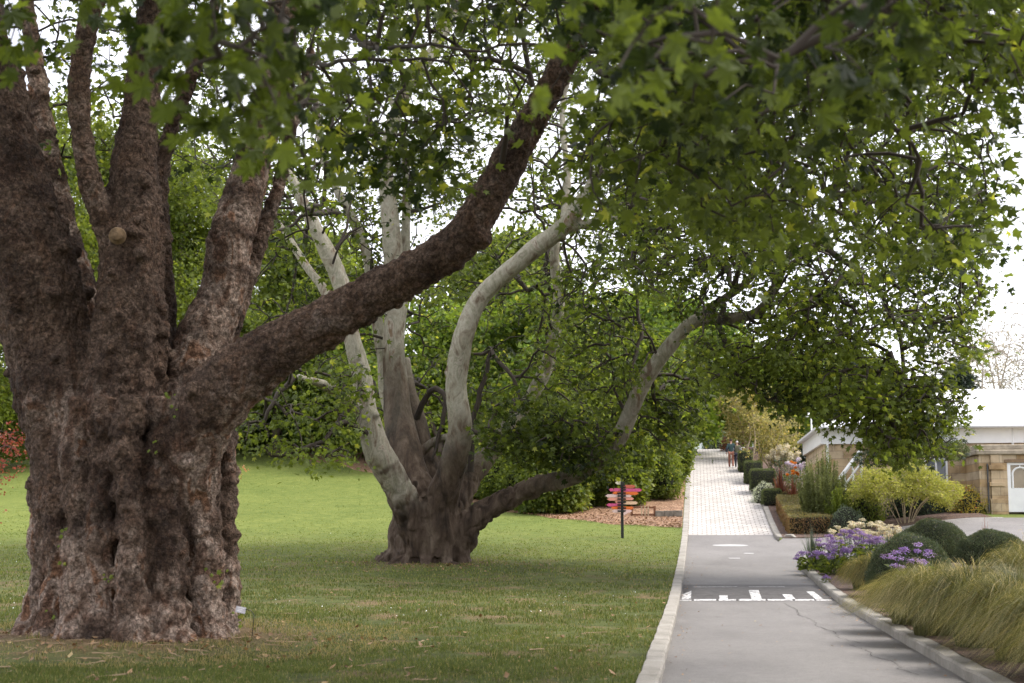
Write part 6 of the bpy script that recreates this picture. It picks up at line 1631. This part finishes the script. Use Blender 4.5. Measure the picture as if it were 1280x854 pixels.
def person(label, px, py, h, top, bottom, hair, sleeve, stride, arm, seed, extra=None):
    g = gnd(px, py); k = h / 1.75
    root = empty('person', g, R(-7)); tag(root, label, 'person', None); root.scale = (k, k, k)
    # walking away from the camera (+Y is forward)
    hipL, hipR = (-.09, 0, .92), (.09, 0, .92); s = stride
    J = [(0, 0, .96), (0, .01, 1.14), (0, .02, 1.34), (0, .02, 1.48), (0, .03, 1.55), (0, .045, 1.64), (0, .04, 1.73),
         (-.17, .02, 1.42), (-.24, -.03 - arm * .1, 1.16), (-.25, .06 - arm * .2, .93), (.17, .02, 1.42), (.24, .0 + arm * .1, 1.16), (.25, .1 + arm * .15, .93),
         hipL, (-.10, .14 * s, .52), (-.10, .02 * s + .12 * s, .09), (-.10, .14 * s + .14, .04), hipR, (.10, -.02 * s, .50), (.10, -.26 * s, .12), (.10, -.26 * s + .13, .05)]
    E = [(0, 1), (1, 2), (2, 3), (3, 4), (4, 5), (5, 6), (2, 7), (7, 8), (8, 9), (2, 10), (10, 11), (11, 12), (0, 13), (13, 14), (14, 15), (15, 16), (0, 17), (17, 18), (18, 19), (19, 20)]
    rad = [(.13, .09), (.12, .085), (.145, .09), .052, .055, (.078, .092), (.05, .06), .05, .038, .028, .05, .038, .028, .075, .052, .035, .03, .075, .052, .035, .03]
    V = list(J)
    for side, w in ((-1, 9), (1, 12)):      # palm, four fingers and a thumb
        b = np.array(J[w]); p = len(V); V.append(tuple(b + [0, .01, -.06])); E.append((w, p)); rad.append((.034, .016))
        for f in range(4):
            o_ = np.array([0, .03 - .02 * f, -.05]); q = len(V); V.append(tuple(np.array(V[p]) + o_)); V.append(tuple(np.array(V[p]) + o_ * [1, 1, 1.6] + [-.012 * side, 0, 0])); E += [(p, q), (q, q + 1)]; rad += [.009, .008]
        q = len(V); V.append(tuple(np.array(V[p]) + [-.01 * side, .045, -.01])); E.append((p, q)); rad.append(.009)
    skinned('body', V, E, rad, M['skin'], root)
    # clothes
    jv = [J[0], J[1], J[2], J[3], J[7], J[8], tuple(np.array(J[9]) + [0, 0, .03]), J[10], J[11], tuple(np.array(J[12]) + [0, 0, .03])]
    skinned('jacket', [(0, 0, .86)] + jv, [(0, 1), (1, 2), (2, 3), (3, 4), (3, 5), (5, 6), (6, 7), (3, 8), (8, 9), (9, 10)], [(.165, .125), (.165, .12), (.155, .115), (.185, .115), (.07, .065), .078, .06, .045, .078, .06, .045], top, root)
    if sleeve is not None:
        for w in ((7, 8, 9), (10, 11, 12)): skinned('sleeve', [tuple(np.array(J[w[0]]) + [0, 0, -.05]), J[w[1]], tuple(np.array(J[w[2]]) + [0, 0, .04])], [(0, 1), (1, 2)], [.08, .066, .05], sleeve, root)
    tv = [J[0], J[13], J[14], J[15], J[17], J[18], J[19]]
    skinned('trousers', tv, [(0, 1), (1, 2), (2, 3), (0, 4), (4, 5), (5, 6)], [(.15, .11), .098, .072, .058, .098, .072, .058], bottom, root)
    for a_, b_ in ((15, 16), (19, 20)):
        skinned('shoe', [tuple(np.array(J[a_]) * [1, 1, 0] + [0, -.04, J[a_][2] - .03]), tuple(np.array(J[b_]) + [0, .03, -.01])], [(0, 1)], [(.045, .05), (.045, .032)], M['white'], root)
    skinned('hair', [(0, .0, 1.60), (0, .005, 1.68), (0, .02, 1.74)], [(0, 1), (1, 2)], [(.07, .055), (.088, .085), (.07, .08)], hair, root)
    # face
    mb = MB()
    for sx in (-1, 1): mb.tube([(sx * .032, .13, 1.655), (sx * .032, .142, 1.655)], [.010, .006], 6)
    mb.build('eyes', M['black'], root); mb = MB(); mb.tube([(0, .13, 1.66), (0, .158, 1.63), (0, .13, 1.62)], [.008, .014, .008], 6); mb.build('nose', M['skin'], root, True)
    mb = MB(); mb.tube([(-.025, .13, 1.595), (0, .138, 1.593), (.025, .13, 1.595)], .006, 5); mb.build('mouth', simple('lips', (.35, .12, .1), .5), root, True)
    for sx in (-1, 1): mb = MB(); mb.tube([(sx * .078, .045, 1.62), (sx * .088, .035, 1.64), (sx * .084, .03, 1.665)], [.010, .016, .010], 6); mb.build('ear', M['skin'], root, True)
    return root
p1 = person('person walking away in a teal jacket with navy sleeves and salmon trousers', 914.2, 586, 1.84, simple('teal_cloth', (.03, .06, .058), .9), simple('salmon_cloth', (.28, .12, .08), .9), simple('dark_hair', (.04, .02, .018), .7), simple('navy_cloth', (.02, .028, .045), .9), .8, .5, 1)
p2 = person('white-haired person in an olive vest, grey sleeves and dark trousers walking away', 921.8, 586, 1.72, simple('olive_cloth', (.10, .095, .055), .9), simple('dark_cloth', (.02, .02, .035), .9), simple('white_hair', (.7, .68, .66), .7), simple('grey_cloth', (.28, .28, .30), .9), -.5, -.4, 2)

# ------------------------------------------------------------------ light, sky, camera
sun_el, sun_az = 56, 92       # az: degrees clockwise from +Y (ahead) toward +X (right)
w = bpy.data.worlds.new('World'); scene.world = w; w.use_nodes = True; nt = w.node_tree
bg = nt.nodes['Background']; sk_ = nt.nodes.new('ShaderNodeTexSky'); sk_.sky_type = 'NISHITA'; sk_.sun_disc = False
sk_.sun_elevation = R(sun_el); sk_.sun_rotation = R(sun_az); sk_.air_density = 1.2; sk_.dust_density = 2.5
co = nt.nodes.new('ShaderNodeTexCoord'); nz = nt.nodes.new('ShaderNodeTexNoise'); nz.inputs['Scale'].default_value = 2.2; nz.inputs['Detail'].default_value = 6; nz.inputs['Roughness'].default_value = .6
mp = nt.nodes.new('ShaderNodeMapping'); mp.inputs['Scale'].default_value = (1, 1, 2.5); nt.links.new(co.outputs['Generated'], mp.inputs[0]); nt.links.new(mp.outputs[0], nz.inputs['Vector'])
cl = ramp(nt, nz.outputs['Fac'], [(.3, (7.4, 7.5, 8.6)), (.7, (10.5, 10.4, 10.8))])
mx = mix(nt, sk_.outputs[0], cl, .82); nt.links.new(mx, bg.inputs['Color']); bg.inputs['Strength'].default_value = .11
s = bpy.data.lights.new('sun', 'SUN'); s.energy = 2.2; s.angle = R(24); s.color = (1, .95, .87)
so = bpy.data.objects.new('sun', s); COL.objects.link(so)
dv = Vector((math.sin(R(sun_az)) * math.cos(R(sun_el)), math.cos(R(sun_az)) * math.cos(R(sun_el)), math.sin(R(sun_el))))
so.rotation_euler = dv.to_track_quat('Z', 'Y').to_euler(); so.location = (0, 0, 40)
cam = bpy.data.cameras.new('camera'); cam.sensor_width = 36; cam.lens = F / 1280 * 36; cam.clip_end = 2000; cam.clip_start = .1
cam.dof.use_dof = True; cam.dof.focus_distance = 35; cam.dof.aperture_fstop = 2.1
co_ = bpy.data.objects.new('camera', cam); COL.objects.link(co_); co_.location = (0, 0, CAMZ); co_.rotation_euler = (R(90) + PITCH, 0, 0)
scene.camera = co_
scene.view_settings.view_transform = 'Standard'; scene.view_settings.look = 'None'; scene.view_settings.gamma = 1; scene.view_settings.exposure = 1.15
scene.render.engine = 'CYCLES'
c = scene.cycles; c.use_denoising = True; c.denoiser = 'OPENIMAGEDENOISE'; c.max_bounces = 7; c.diffuse_bounces = 4; c.glossy_bounces = 2; c.transmission_bounces = 4; c.transparent_max_bounces = 8
c.sample_clamp_indirect = 6; c.caustics_reflective = False; c.caustics_refractive = False; c.use_adaptive_sampling = True; c.adaptive_threshold = .02
